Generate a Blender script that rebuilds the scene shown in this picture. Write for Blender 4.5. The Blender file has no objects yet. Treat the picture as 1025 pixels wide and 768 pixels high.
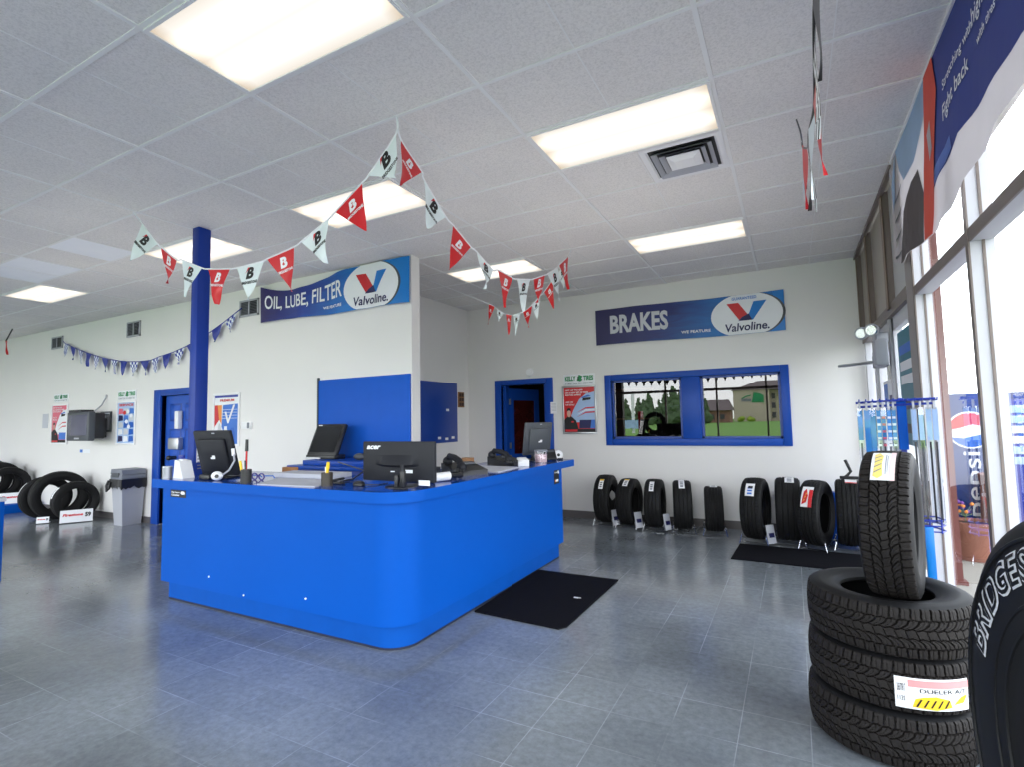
import bpy, bmesh, math, random
from mathutils import Vector, Matrix
random.seed(7)
PI = math.pi
scene = bpy.context.scene
col = scene.collection

# ------------------------------------------------------------------ camera
CAM = Vector((0, 0, 1.52))
RX = Vector((0.88219212, 0.47047326, -0.01979847))
UX = Vector((0.05118477, -0.05401203, 0.99722757))
FX = Vector((-0.46809955, 0.88075968, 0.07173005))
FPX = 526.2
cd = bpy.data.cameras.new('camera')
cd.sensor_fit = 'HORIZONTAL'; cd.sensor_width = 36.0
cd.lens = FPX / 1025.0 * 36.0
cd.clip_start = 0.05; cd.clip_end = 1000
cam = bpy.data.objects.new('camera', cd); col.objects.link(cam)
cam.matrix_world = Matrix(((RX.x, UX.x, -FX.x, CAM.x), (RX.y, UX.y, -FX.y, CAM.y), (RX.z, UX.z, -FX.z, CAM.z), (0, 0, 0, 1)))
scene.camera = cam

def ray(px, py): return FX + RX * ((px - 512.5) / FPX) - UX * ((py - 384) / FPX)
def at_y(px, py, Y): d = ray(px, py); return CAM + d * (Y / d.y)
def at_x(px, py, X): d = ray(px, py); return CAM + d * (X / d.x)
def at_z(px, py, Z): d = ray(px, py); return CAM + d * ((Z - CAM.z) / d.z)

H = 3.505            # ceiling height
GX, GY, TS = -2.759, 1.329, 0.61   # ceiling grid

# ------------------------------------------------------------------ materials
def lin(c):
    c = c / 255.0
    return c / 12.92 if c <= 0.04045 else ((c + 0.055) / 1.055) ** 2.4
def rgb(r, g, b): return (lin(r), lin(g), lin(b), 1)

MATS = {}
def mat(name, color, rough=0.5, metal=0.0, spec=0.5, var=0.08, scale=6.0, bump=0.0, bscale=60.0, rvar=0.0, coat=0.0):
    m = bpy.data.materials.new(name); m.use_nodes = True
    nt = m.node_tree; b = nt.nodes['Principled BSDF']
    b.inputs['Roughness'].default_value = rough; b.inputs['Metallic'].default_value = metal
    b.inputs['Specular IOR Level'].default_value = spec
    if coat: b.inputs['Coat Weight'].default_value = coat; b.inputs['Coat Roughness'].default_value = 0.1
    tc = nt.nodes.new('ShaderNodeTexCoord')
    n = nt.nodes.new('ShaderNodeTexNoise'); n.inputs['Scale'].default_value = scale; n.inputs['Detail'].default_value = 4
    nt.links.new(tc.outputs['Object'], n.inputs['Vector'])
    mx = nt.nodes.new('ShaderNodeMix'); mx.data_type = 'RGBA'
    mx.inputs['A'].default_value = tuple(max(0, c * (1 - var)) for c in color[:3]) + (1,)
    mx.inputs['B'].default_value = tuple(min(1, c * (1 + var)) for c in color[:3]) + (1,)
    nt.links.new(n.outputs['Fac'], mx.inputs['Factor'])
    nt.links.new(mx.outputs['Result'], b.inputs['Base Color'])
    if rvar:
        mr = nt.nodes.new('ShaderNodeMapRange'); mr.inputs['To Min'].default_value = max(0, rough - rvar); mr.inputs['To Max'].default_value = rough + rvar
        nt.links.new(n.outputs['Fac'], mr.inputs['Value']); nt.links.new(mr.outputs['Result'], b.inputs['Roughness'])
    if bump:
        n2 = nt.nodes.new('ShaderNodeTexNoise'); n2.inputs['Scale'].default_value = bscale; n2.inputs['Detail'].default_value = 3
        nt.links.new(tc.outputs['Object'], n2.inputs['Vector'])
        bp = nt.nodes.new('ShaderNodeBump'); bp.inputs['Strength'].default_value = bump; bp.inputs['Distance'].default_value = 0.01
        nt.links.new(n2.outputs['Fac'], bp.inputs['Height']); nt.links.new(bp.outputs['Normal'], b.inputs['Normal'])
    MATS[name] = m
    return m

WALL = mat('white_wall_paint', rgb(232, 230, 228), 0.6, var=0.03, scale=1.5, bump=0.06, bscale=90)
BLUE = mat('blue_gloss_paint', (0.0005, 0.083, 0.44, 1), 0.45, var=0.05, scale=2.0, bump=0.03, bscale=12, spec=0.12)
DBLUE = mat('dark_blue_paint', (0.006, 0.05, 0.32, 1), 0.35, var=0.06, scale=3)
TRIMB = mat('blue_trim_paint', (0.008, 0.066, 0.38, 1), 0.35, var=0.06, scale=3, spec=0.25)
TOPB = mat('blue_counter_top', (0.006, 0.06, 0.36, 1), 0.12, var=0.08, scale=3, rvar=0.05)
DIRT = mat('scuffed_dark_edge', rgb(30, 36, 60), 0.6, var=0.3, scale=20)
BASEB = mat('grey_brown_baseboard', rgb(96, 92, 92), 0.5, var=0.12, scale=4)
RUB = mat('tire_rubber', (0.013, 0.013, 0.0135, 1), 0.6, var=0.25, scale=30, bump=0.15, bscale=150, spec=0.16)
RUBW = mat('worn_tire_rubber', (0.017, 0.0145, 0.0135, 1), 0.6, var=0.35, scale=12, bump=0.2, bscale=150, spec=0.2)
SIDE = mat('tire_sidewall_rubber', (0.010, 0.010, 0.011, 1), 0.5, var=0.2, scale=10, spec=0.2)
BLACK = mat('black_plastic', (0.012, 0.012, 0.014, 1), 0.35, var=0.15, scale=20)
SCREEN = mat('dark_screen', (0.012, 0.013, 0.015, 1), 0.12, var=0.1)
CHAR = mat('charcoal_plastic', (0.013, 0.014, 0.019, 1), 0.5, var=0.1, spec=0.3)
GREYP = mat('grey_plastic', rgb(122, 126, 136), 0.5, var=0.06)
LGREY = mat('light_grey_plastic', rgb(172, 174, 182), 0.5, var=0.06)
DGREY = mat('dark_grey_plastic', rgb(72, 76, 82), 0.45, var=0.08)
WHITE = mat('white_plastic', rgb(240, 240, 242), 0.4, var=0.03)
PAPER = mat('white_paper', rgb(236, 236, 238), 0.8, var=0.04)
GPAPER = mat('grey_paper', rgb(196, 198, 206), 0.8, var=0.05)
CHROME = mat('chrome_wire', rgb(205, 207, 212), 0.2, metal=1.0, var=0.04)
ALU = mat('silver_aluminium', rgb(190, 192, 196), 0.35, metal=0.8, var=0.04)
FRAMEW = mat('pale_window_frame', rgb(196, 196, 202), 0.45, var=0.04)
FRAMEB = mat('bronze_and_backlit_frame', rgb(118, 106, 100), 0.45, var=0.12)
def lucent(m, f):
    nt = m.node_tree; b = nt.nodes['Principled BSDF']; out = nt.nodes['Material Output']
    t_ = nt.nodes.new('ShaderNodeBsdfTranslucent'); x = nt.nodes.new('ShaderNodeMixShader'); x.inputs[0].default_value = f
    c = b.inputs['Base Color'].links[0].from_socket; nt.links.new(c, t_.inputs['Color'])
    nt.links.new(b.outputs[0], x.inputs[1]); nt.links.new(t_.outputs[0], x.inputs[2]); nt.links.new(x.outputs[0], out.inputs['Surface']); return m
TANP = mat('tan_transom_panel', rgb(170, 162, 152), 0.4, var=0.08, scale=2)
TANP2 = mat('grey_transom_panel', rgb(186, 186, 186), 0.4, var=0.05, scale=2)
WHITEV = mat('white_vinyl', rgb(226, 236, 238), 0.35, var=0.03)
REDV = mat('red_vinyl', rgb(206, 26, 34), 0.35, var=0.06)
BLUEV = mat('blue_vinyl', rgb(30, 50, 150), 0.35, var=0.06)
NAVYV = mat('navy_vinyl', rgb(36, 32, 98), 0.3, var=0.1)
MIDV = mat('mid_blue_vinyl', rgb(22, 92, 190), 0.3, var=0.1)
SKYV = mat('bright_blue_vinyl', rgb(10, 122, 206), 0.3, var=0.08)
REDL = mat('red_logo_print', rgb(205, 34, 44), 0.4)
WPRINT = mat('white_print', rgb(238, 240, 244), 0.5, var=0.02)
GPRINT = mat('pale_grey_print', rgb(206, 208, 214), 0.5, var=0.06, scale=3)
KPRINT = mat('black_print', rgb(14, 14, 18), 0.5)
NPRINT = mat('navy_print', rgb(26, 28, 84), 0.5)
GREENP = mat('green_print', rgb(20, 140, 84), 0.5)
BPRINT = mat('blue_print', rgb(60, 116, 204), 0.5, var=0.12)
LBPRINT = mat('light_blue_print', rgb(168, 194, 230), 0.5, var=0.1)
OPRINT = mat('orange_print', rgb(238, 150, 70), 0.5, var=0.1)
YPRINT = mat('yellow_print', rgb(244, 200, 40), 0.5)
SKINP = mat('skin_tone_print', rgb(214, 170, 150), 0.5)
PINK = mat('pink_print', rgb(226, 110, 130), 0.5, var=0.1)
BRICKR = mat('red_brown_paint', rgb(112, 62, 56), 0.6, var=0.1)
BROWN = mat('dark_brown_paint', rgb(64, 44, 38), 0.5, var=0.15)
TERRA = mat('terracotta', rgb(140, 90, 72), 0.7, var=0.1, scale=4)
CONC = mat('pale_concrete', rgb(150, 144, 134), 0.85, var=0.1, scale=1.5)
ASPH = mat('asphalt', rgb(110, 110, 112), 0.9, var=0.1, scale=1.5)
GRASS = mat('grass', rgb(106, 150, 52), 0.9, var=0.35, scale=0.4)
LEAF = mat('tree_foliage', rgb(84, 104, 72), 0.9, var=0.4, scale=1.2)
LEAF2 = mat('pale_tree_foliage', rgb(112, 128, 100), 0.9, var=0.3, scale=1.2)
WOOD = mat('brown_wood', rgb(140, 100, 64), 0.6, var=0.2, scale=15)
TANW = mat('tan_stucco', rgb(196, 182, 164), 0.8, var=0.05)
ROOF = mat('grey_brown_shingles', rgb(112, 98, 96), 0.8, var=0.15)
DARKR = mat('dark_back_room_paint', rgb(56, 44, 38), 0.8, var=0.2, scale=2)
MATM = mat('black_floor_mat', (0.009, 0.009, 0.012, 1), 0.95, var=0.3, scale=60, bump=0.3, bscale=300, spec=0.05)
CARD = mat('brown_cardboard', rgb(176, 124, 80), 0.8, var=0.1)
PEPB = mat('vending_blue', rgb(12, 46, 112), 0.4, var=0.1)
YELLOW = mat('yellow_plastic', rgb(240, 200, 40), 0.4)
REDP = mat('red_plastic', rgb(190, 30, 36), 0.4)
BANB = mat('royal_blue_fabric', rgb(40, 60, 140), 0.6, var=0.12, scale=2)
BANG = mat('pale_grey_fabric', rgb(196, 190, 192), 0.6, var=0.1, scale=3)
BAND = mat('dark_brown_fabric', rgb(74, 66, 66), 0.6, var=0.1, scale=3)
BANO = mat('orange_red_fabric', rgb(216, 74, 52), 0.6, var=0.08)
BANL = mat('pale_blue_fabric', rgb(150, 176, 206), 0.6, var=0.15, scale=4)
CLOTHP = mat('pack_backing_blue', rgb(0, 130, 205), 0.3, var=0.1, scale=8)
MAUVE = mat('mauve_fabric', rgb(150, 96, 100), 0.8)
CANG = mat('tin_grey', rgb(150, 152, 160), 0.3, metal=0.6)

def checker_mat(name, c1, c2, sc):
    m = bpy.data.materials.new(name); m.use_nodes = True
    nt = m.node_tree; b = nt.nodes['Principled BSDF']; b.inputs['Roughness'].default_value = 0.4
    tc = nt.nodes.new('ShaderNodeUVMap')
    ck = nt.nodes.new('ShaderNodeTexChecker'); ck.inputs['Scale'].default_value = sc
    ck.inputs['Color1'].default_value = c1; ck.inputs['Color2'].default_value = c2
    nt.links.new(tc.outputs['UV'], ck.inputs['Vector']); nt.links.new(ck.outputs['Color'], b.inputs['Base Color'])
    return m
CHECKB = checker_mat('blue_white_check', rgb(36, 56, 160), rgb(236, 240, 248), 5)
CHECKK = checker_mat('black_white_check', rgb(16, 16, 20), rgb(236, 238, 240), 5)

def banner_blue():
    m = bpy.data.materials.new('banner_blue_gradient'); m.use_nodes = True
    nt = m.node_tree; b = nt.nodes['Principled BSDF']; b.inputs['Roughness'].default_value = 0.35
    uv = nt.nodes.new('ShaderNodeUVMap'); sx = nt.nodes.new('ShaderNodeSeparateXYZ')
    nt.links.new(uv.outputs['UV'], sx.inputs['Vector'])
    n = nt.nodes.new('ShaderNodeTexNoise'); n.inputs['Scale'].default_value = 5; n.inputs['Distortion'].default_value = 1.5
    nt.links.new(uv.outputs['UV'], n.inputs['Vector'])
    a = nt.nodes.new('ShaderNodeMath'); a.operation = 'MULTIPLY_ADD'; a.inputs[1].default_value = 0.25
    nt.links.new(n.outputs['Fac'], a.inputs[0]); nt.links.new(sx.outputs['X'], a.inputs[2])
    s = nt.nodes.new('ShaderNodeMath'); s.operation = 'MULTIPLY_ADD'; s.inputs[1].default_value = -0.12
    nt.links.new(sx.outputs['Y'], s.inputs[0]); nt.links.new(a.outputs[0], s.inputs[2])
    r = nt.nodes.new('ShaderNodeValToRGB')
    e = r.color_ramp.elements; e[0].position = 0.12; e[0].color = rgb(40, 30, 96); e[1].position = 0.8; e[1].color = rgb(14, 124, 206)
    k = e.new(0.42); k.color = rgb(28, 60, 150)
    nt.links.new(s.outputs[0], r.inputs['Fac']); nt.links.new(r.outputs['Color'], b.inputs['Base Color'])
    return m
BANGR = banner_blue()
def banner_navy():
    m = banner_blue(); m.name = 'banner_navy_gradient'
    e = [n for n in m.node_tree.nodes if n.type == 'VALTORGB'][0].color_ramp.elements
    e[0].color = rgb(34, 30, 88); e[1].color = rgb(34, 44, 112); e[1].position = 0.45; e[2].color = rgb(10, 110, 186)
    return m
BANNV = banner_navy()

def floor_mat():
    m = bpy.data.materials.new('polished_vinyl_floor_tile'); m.use_nodes = True
    nt = m.node_tree; b = nt.nodes['Principled BSDF']; L = nt.links.new
    tc = nt.nodes.new('ShaderNodeTexCoord')
    br = nt.nodes.new('ShaderNodeTexBrick'); br.offset = 0.0; br.squash = 1.0
    br.inputs['Scale'].default_value = 1.0; br.inputs['Brick Width'].default_value = 0.305; br.inputs['Row Height'].default_value = 0.305
    br.inputs['Mortar Size'].default_value = 0.0028; br.inputs['Mortar Smooth'].default_value = 0.3
    br.inputs['Color1'].default_value = (0.92, 0.92, 0.92, 1); br.inputs['Color2'].default_value = (1.06, 1.06, 1.06, 1); br.inputs['Mortar'].default_value = (1, 1, 1, 1)
    L(tc.outputs['Object'], br.inputs['Vector'])
    n1 = nt.nodes.new('ShaderNodeTexNoise'); n1.inputs['Scale'].default_value = 0.9; n1.inputs['Detail'].default_value = 3
    n2 = nt.nodes.new('ShaderNodeTexNoise'); n2.inputs['Scale'].default_value = 24; n2.inputs['Detail'].default_value = 8; n2.inputs['Roughness'].default_value = 0.7
    L(tc.outputs['Object'], n1.inputs['Vector']); L(tc.outputs['Object'], n2.inputs['Vector'])
    r1 = nt.nodes.new('ShaderNodeValToRGB'); e = r1.color_ramp.elements
    e[0].position = 0.3; e[0].color = (0.130, 0.144, 0.158, 1); e[1].position = 0.72; e[1].color = (0.252, 0.279, 0.302, 1)
    L(n1.outputs['Fac'], r1.inputs['Fac'])
    r2 = nt.nodes.new('ShaderNodeValToRGB'); e = r2.color_ramp.elements
    e[0].position = 0.3; e[0].color = (0.76, 0.76, 0.76, 1); e[1].position = 0.72; e[1].color = (1.24, 1.24, 1.24, 1)
    L(n2.outputs['Fac'], r2.inputs['Fac'])
    m1 = nt.nodes.new('ShaderNodeMix'); m1.data_type = 'RGBA'; m1.blend_type = 'MULTIPLY'; m1.inputs['Factor'].default_value = 1
    L(r1.outputs['Color'], m1.inputs['A']); L(r2.outputs['Color'], m1.inputs['B'])
    m2 = nt.nodes.new('ShaderNodeMix'); m2.data_type = 'RGBA'; m2.blend_type = 'MULTIPLY'; m2.inputs['Factor'].default_value = 1
    L(m1.outputs['Result'], m2.inputs['A']); L(br.outputs['Color'], m2.inputs['B'])
    n3 = nt.nodes.new('ShaderNodeTexNoise'); n3.inputs['Scale'].default_value = 1.3; n3.inputs['Detail'].default_value = 2
    L(tc.outputs['Object'], n3.inputs['Vector'])
    mr3 = nt.nodes.new('ShaderNodeMapRange'); mr3.inputs['From Min'].default_value = 0.42; mr3.inputs['From Max'].default_value = 0.65; mr3.inputs['To Max'].default_value = 0.5
    L(n3.outputs['Fac'], mr3.inputs['Value'])
    ml = nt.nodes.new('ShaderNodeMath'); ml.operation = 'MULTIPLY'; L(br.outputs['Fac'], ml.inputs[0]); L(mr3.outputs['Result'], ml.inputs[1])
    m3 = nt.nodes.new('ShaderNodeMix'); m3.data_type = 'RGBA'; m3.inputs['B'].default_value = (0.55, 0.58, 0.64, 1)
    L(ml.outputs[0], m3.inputs['Factor']); L(m2.outputs['Result'], m3.inputs['A'])
    L(m3.outputs['Result'], b.inputs['Base Color'])
    mr = nt.nodes.new('ShaderNodeMapRange'); mr.inputs['To Min'].default_value = 0.07; mr.inputs['To Max'].default_value = 0.26
    L(n1.outputs['Fac'], mr.inputs['Value']); L(mr.outputs['Result'], b.inputs['Roughness'])
    b.inputs['Specular IOR Level'].default_value = 0.85
    bp = nt.nodes.new('ShaderNodeBump'); bp.inputs['Strength'].default_value = 0.05; bp.inputs['Distance'].default_value = 0.02
    n4 = nt.nodes.new('ShaderNodeTexNoise'); n4.inputs['Scale'].default_value = 5; L(tc.outputs['Object'], n4.inputs['Vector'])
    L(n4.outputs['Fac'], bp.inputs['Height']); L(bp.outputs['Normal'], b.inputs['Normal'])
    return m
FLOOR = floor_mat()

def ceil_mat():
    m = bpy.data.materials.new('speckled_ceiling_tile'); m.use_nodes = True
    nt = m.node_tree; b = nt.nodes['Principled BSDF']; L = nt.links.new
    b.inputs['Roughness'].default_value = 0.95; b.inputs['Specular IOR Level'].default_value = 0.1
    tc = nt.nodes.new('ShaderNodeTexCoord')
    n = nt.nodes.new('ShaderNodeTexNoise'); n.inputs['Scale'].default_value = 70; n.inputs['Detail'].default_value = 6; n.inputs['Roughness'].default_value = 0.8
    n2 = nt.nodes.new('ShaderNodeTexNoise'); n2.inputs['Scale'].default_value = 0.7
    L(tc.outputs['Object'], n.inputs['Vector']); L(tc.outputs['Object'], n2.inputs['Vector'])
    r = nt.nodes.new('ShaderNodeValToRGB'); e = r.color_ramp.elements
    e[0].position = 0.34; e[0].color = (0.68, 0.665, 0.65, 1); e[1].position = 0.55; e[1].color = (0.86, 0.84, 0.82, 1)
    L(n.outputs['Fac'], r.inputs['Fac'])
    r2 = nt.nodes.new('ShaderNodeValToRGB'); e = r2.color_ramp.elements
    e[0].position = 0.3; e[0].color = (0.9, 0.9, 0.92, 1); e[1].position = 0.7; e[1].color = (1.04, 1.03, 1.02, 1)
    L(n2.outputs['Fac'], r2.inputs['Fac'])
    mx = nt.nodes.new('ShaderNodeMix'); mx.data_type = 'RGBA'; mx.blend_type = 'MULTIPLY'; mx.inputs['Factor'].default_value = 1
    L(r.outputs['Color'], mx.inputs['A']); L(r2.outputs['Color'], mx.inputs['B'])
    L(mx.outputs['Result'], b.inputs['Base Color'])
    bp = nt.nodes.new('ShaderNodeBump'); bp.inputs['Strength'].default_value = 0.4; bp.inputs['Distance'].default_value = 0.004
    L(n.outputs['Fac'], bp.inputs['Height']); L(bp.outputs['Normal'], b.inputs['Normal'])
    return m
CEIL = ceil_mat(); lucent(TANP, .12); lucent(TANP2, .12); lucent(BANG, .22)
TBAR = mat('ceiling_grid_metal', rgb(236, 236, 236), 0.5, var=0.04)

def light_mat():
    m = bpy.data.materials.new('light_diffuser'); m.use_nodes = True
    nt = m.node_tree; nt.nodes.remove(nt.nodes['Principled BSDF']); out = nt.nodes['Material Output']; L = nt.links.new
    em = nt.nodes.new('ShaderNodeEmission')
    uv = nt.nodes.new('ShaderNodeUVMap'); sx = nt.nodes.new('ShaderNodeSeparateXYZ'); L(uv.outputs['UV'], sx.inputs['Vector'])
    r = nt.nodes.new('ShaderNodeValToRGB'); e = r.color_ramp.elements
    e[0].position = 0.0; e[0].color = (0.74, 0.68, 0.60, 1); e[1].position = 1.0; e[1].color = (0.74, 0.68, 0.60, 1)
    for p, c in ((0.1, (0.84, 0.80, 0.74, 1)), (0.26, (1.3, 1.27, 1.2, 1)), (0.5, (0.88, 0.83, 0.76, 1)), (0.74, (1.3, 1.27, 1.2, 1)), (0.9, (0.84, 0.80, 0.74, 1))):
        k = e.new(p); k.color = c
    L(sx.outputs['Y'], r.inputs['Fac'])
    rx = nt.nodes.new('ShaderNodeValToRGB'); e = rx.color_ramp.elements
    e[0].position = 0.0; e[0].color = (0.78, 0.70, 0.60, 1); e[1].position = 1.0; e[1].color = (0.78, 0.70, 0.60, 1)
    for p in (0.08, 0.92):
        k = e.new(p); k.color = (1, 1, 1, 1)
    L(sx.outputs['X'], rx.inputs['Fac'])
    mx = nt.nodes.new('ShaderNodeMix'); mx.data_type = 'RGBA'; mx.blend_type = 'MULTIPLY'; mx.inputs['Factor'].default_value = 1
    L(r.outputs['Color'], mx.inputs['A']); L(rx.outputs['Color'], mx.inputs['B']); L(mx.outputs['Result'], em.inputs['Color'])
    em.inputs['Strength'].default_value = 1.15
    L(em.outputs[0], out.inputs['Surface'])
    return m
LIGHTM = light_mat()

def glass_mat(name, tint, base_refl, gain, gcol=(1, 1, 1, 1)):
    m = bpy.data.materials.new(name); m.use_nodes = True
    nt = m.node_tree; nt.nodes.remove(nt.nodes['Principled BSDF']); out = nt.nodes['Material Output']; L = nt.links.new
    t = nt.nodes.new('ShaderNodeBsdfTransparent'); t.inputs['Color'].default_value = tint
    g = nt.nodes.new('ShaderNodeBsdfGlossy'); g.inputs['Roughness'].default_value = 0.0; g.inputs['Color'].default_value = gcol
    f = nt.nodes.new('ShaderNodeFresnel'); f.inputs['IOR'].default_value = 1.45
    a = nt.nodes.new('ShaderNodeMath'); a.operation = 'MULTIPLY_ADD'; a.use_clamp = True
    a.inputs[1].default_value = gain; a.inputs[2].default_value = base_refl
    L(f.outputs[0], a.inputs[0])
    mx = nt.nodes.new('ShaderNodeMixShader'); L(a.outputs[0], mx.inputs[0]); L(t.outputs[0], mx.inputs[1]); L(g.outputs[0], mx.inputs[2])
    L(mx.outputs[0], out.inputs['Surface'])
    return m
GLASS = glass_mat('clear_glass', (0.97, 0.98, 0.98, 1), 0.0, 0.45)
MIRG = glass_mat('tinted_reflective_glass', (0.25, 0.27, 0.3, 1), 0.075, 0.8)
CLEARP = glass_mat('clear_plastic', (0.93, 0.95, 0.98, 1), 0.05, 0.8)

# ------------------------------------------------------------------ mesh helpers
class MB:
    def __init__(self): self.v = []; self.f = []; self.mi = []; self.uv = None; self.m = 0; self.sm = []
    def add(self, verts, faces, smooth=False):
        o = len(self.v); self.v += [Vector(p) for p in verts]
        for f in faces: self.f.append([i + o for i in f]); self.mi.append(self.m); self.sm.append(smooth)
        return self
    def bm(self, b, smooth=False, M=None):
        b.verts.ensure_lookup_table(); b.verts.index_update()
        vs = [(M @ v.co if M else v.co.copy()) for v in b.verts]
        self.add(vs, [[v.index for v in f.verts] for f in b.faces], smooth); b.free(); return self
    def box(self, x0, x1, y0, y1, z0, z1, bev=0.0, M=None):
        x0, x1 = sorted((x0, x1)); y0, y1 = sorted((y0, y1)); z0, z1 = sorted((z0, z1))
        if bev <= 0:
            p = [(x, y, z) for z in (z0, z1) for y in (y0, y1) for x in (x0, x1)]
            if M: p = [M @ Vector(q) for q in p]
            return self.add(p, [(0, 2, 3, 1), (4, 5, 7, 6), (0, 1, 5, 4), (2, 6, 7, 3), (0, 4, 6, 2), (1, 3, 7, 5)])
        b = bmesh.new(); bmesh.ops.create_cube(b, size=1)
        for v in b.verts: v.co = Vector(((x0 + x1) / 2 + v.co.x * (x1 - x0), (y0 + y1) / 2 + v.co.y * (y1 - y0), (z0 + z1) / 2 + v.co.z * (z1 - z0)))
        bmesh.ops.bevel(b, geom=list(b.edges), offset=min(bev, (x1 - x0) * .45, (y1 - y0) * .45, (z1 - z0) * .45), segments=2, affect='EDGES', profile=0.5)
        return self.bm(b, True, M)
    def cyl(self, p0, p1, r0, r1=None, seg=16, caps=True):
        p0, p1 = Vector(p0), Vector(p1); r1 = r0 if r1 is None else r1
        d = (p1 - p0).normalized(); a = d.orthogonal().normalized(); c = d.cross(a)
        vs = []
        for p, r in ((p0, r0), (p1, r1)):
            for i in range(seg):
                t = 2 * PI * i / seg; vs.append(p + (a * math.cos(t) + c * math.sin(t)) * r)
        self.add(vs, [(i, (i + 1) % seg, seg + (i + 1) % seg, seg + i) for i in range(seg)], True)
        if caps: self.add(vs, [tuple(reversed(range(seg))), tuple(range(seg, 2 * seg))])
        return self
    def tube(self, pts, r, seg=8, closed=False):
        pts = [Vector(p) for p in pts]; n = len(pts); vs = []; prev = None
        for i, p in enumerate(pts):
            if closed: d = pts[(i + 1) % n] - pts[i - 1]
            else: d = pts[min(i + 1, n - 1)] - pts[max(i - 1, 0)]
            d.normalize()
            a = d.orthogonal().normalized() if prev is None else (prev - d * prev.dot(d)).normalized()
            prev = a; c = d.cross(a)
            for k in range(seg):
                t = 2 * PI * k / seg; vs.append(p + (a * math.cos(t) + c * math.sin(t)) * r)
        fs = []
        for i in range(n if closed else n - 1):
            j = (i + 1) % n
            for k in range(seg): fs.append((i * seg + k, i * seg + (k + 1) % seg, j * seg + (k + 1) % seg, j * seg + k))
        self.add(vs, fs, True)
        if not closed: self.add(vs, [tuple(reversed(range(seg))), tuple(range((n - 1) * seg, n * seg))])
        return self
    def lathe(self, prof, seg=32, c=(0, 0, 0), M=None):
        vs = []; n = len(prof)
        for i in range(seg):
            t = 2 * PI * i / seg
            for r, z in prof:
                p = Vector((c[0] + r * math.cos(t), c[1] + r * math.sin(t), c[2] + z)); vs.append(M @ p if M else p)
        fs = []
        for i in range(seg):
            j = (i + 1) % seg
            for k in range(n - 1): fs.append((i * n + k, j * n + k, j * n + k + 1, i * n + k + 1))
        return self.add(vs, fs, True)
    def sphere(self, c, r, seg=16, sc=(1, 1, 1)):
        b = bmesh.new(); bmesh.ops.create_uvsphere(b, u_segments=seg, v_segments=max(6, seg // 2), radius=r)
        for v in b.verts: v.co = Vector((v.co.x * sc[0] + c[0], v.co.y * sc[1] + c[1], v.co.z * sc[2] + c[2]))
        return self.bm(b, True)
    def prism(self, poly, z0, z1, fn=None):
        n = len(poly); fn = fn or (lambda x, y, z: (x, y, z))
        vs = [fn(x, y, z0) for x, y in poly] + [fn(x, y, z1) for x, y in poly]
        return self.add(vs, [tuple(reversed(range(n))), tuple(range(n, 2 * n))] + [(i, (i + 1) % n, n + (i + 1) % n, n + i) for i in range(n)])
    def quad(self, a, b, c, d): return self.add([a, b, c, d], [(0, 1, 2, 3)])
    def build(self, name, mats, parent=None, label=None, angle=0.6, uvs=None, origin=True):
        me = bpy.data.meshes.new(name)
        off = Vector((0, 0, 0)); vs = self.v
        if parent is not None:
            inv = WM[parent.name].inverted(); vs = [inv @ p for p in vs]
        elif origin and vs:
            xs = [p.x for p in vs]; ys = [p.y for p in vs]; zs = [p.z for p in vs]
            off = Vector(((min(xs) + max(xs)) / 2, (min(ys) + max(ys)) / 2, min(zs)))
            vs = [p - off for p in vs]
        me.from_pydata([tuple(p) for p in vs], [], self.f)
        if not isinstance(mats, (list, tuple)): mats = [mats]
        for m in mats: me.materials.append(m)
        me.polygons.foreach_set('material_index', [min(i, len(mats) - 1) for i in self.mi])
        me.polygons.foreach_set('use_smooth', self.sm)
        me.update()
        if any(self.sm): me.set_sharp_from_angle(angle=angle)
        if uvs:
            ul = me.uv_layers.new(name='UVMap')
            for l in me.loops: ul.data[l.index].uv = uvs[l.vertex_index]
        o = bpy.data.objects.new(name, me); col.objects.link(o)
        if parent is not None: o.parent = parent; WM[o.name] = WM[parent.name]
        else: o.location = off; WM[o.name] = Matrix.Translation(off)
        if label: o['label'] = label
        return o

WM = {}
def tag(o, label=None, cat=None, group=None, kind=None):
    if label: o['label'] = label
    if cat: o['category'] = cat
    if group: o['group'] = group
    if kind: o['kind'] = kind
    return o
def thing(name, label, cat, loc=(0, 0, 0), rz=0.0, group=None):
    o = bpy.data.objects.new(name, None); col.objects.link(o)
    o.empty_display_size = 0.1
    o.location = loc; o.rotation_euler = (0, 0, rz)
    WM[o.name] = Matrix.Translation(Vector(loc)) @ Matrix.Rotation(rz, 4, 'Z')
    return tag(o, label, cat, group)
_tn = [0]
def struct(o):
    o['kind'] = 'structure'
    if o.name.startswith('trim_'):
        _tn[0] += 1; w = WM[o.name]; o.name = 'trim_%d' % _tn[0]; WM[o.name] = w
    return o
def copy_tree(o, loc=None, rot=None, label=None, group=None):
    c = o.copy(); col.objects.link(c)
    for ch in list(o.children):
        d = ch.copy(); col.objects.link(d); d.parent = c
        for g in list(ch.children):
            e = g.copy(); col.objects.link(e); e.parent = d
    if loc is not None: c.location = loc
    if rot is not None: c.rotation_euler = rot
    if label: c['label'] = label
    if group: c['group'] = group
    return c

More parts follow.
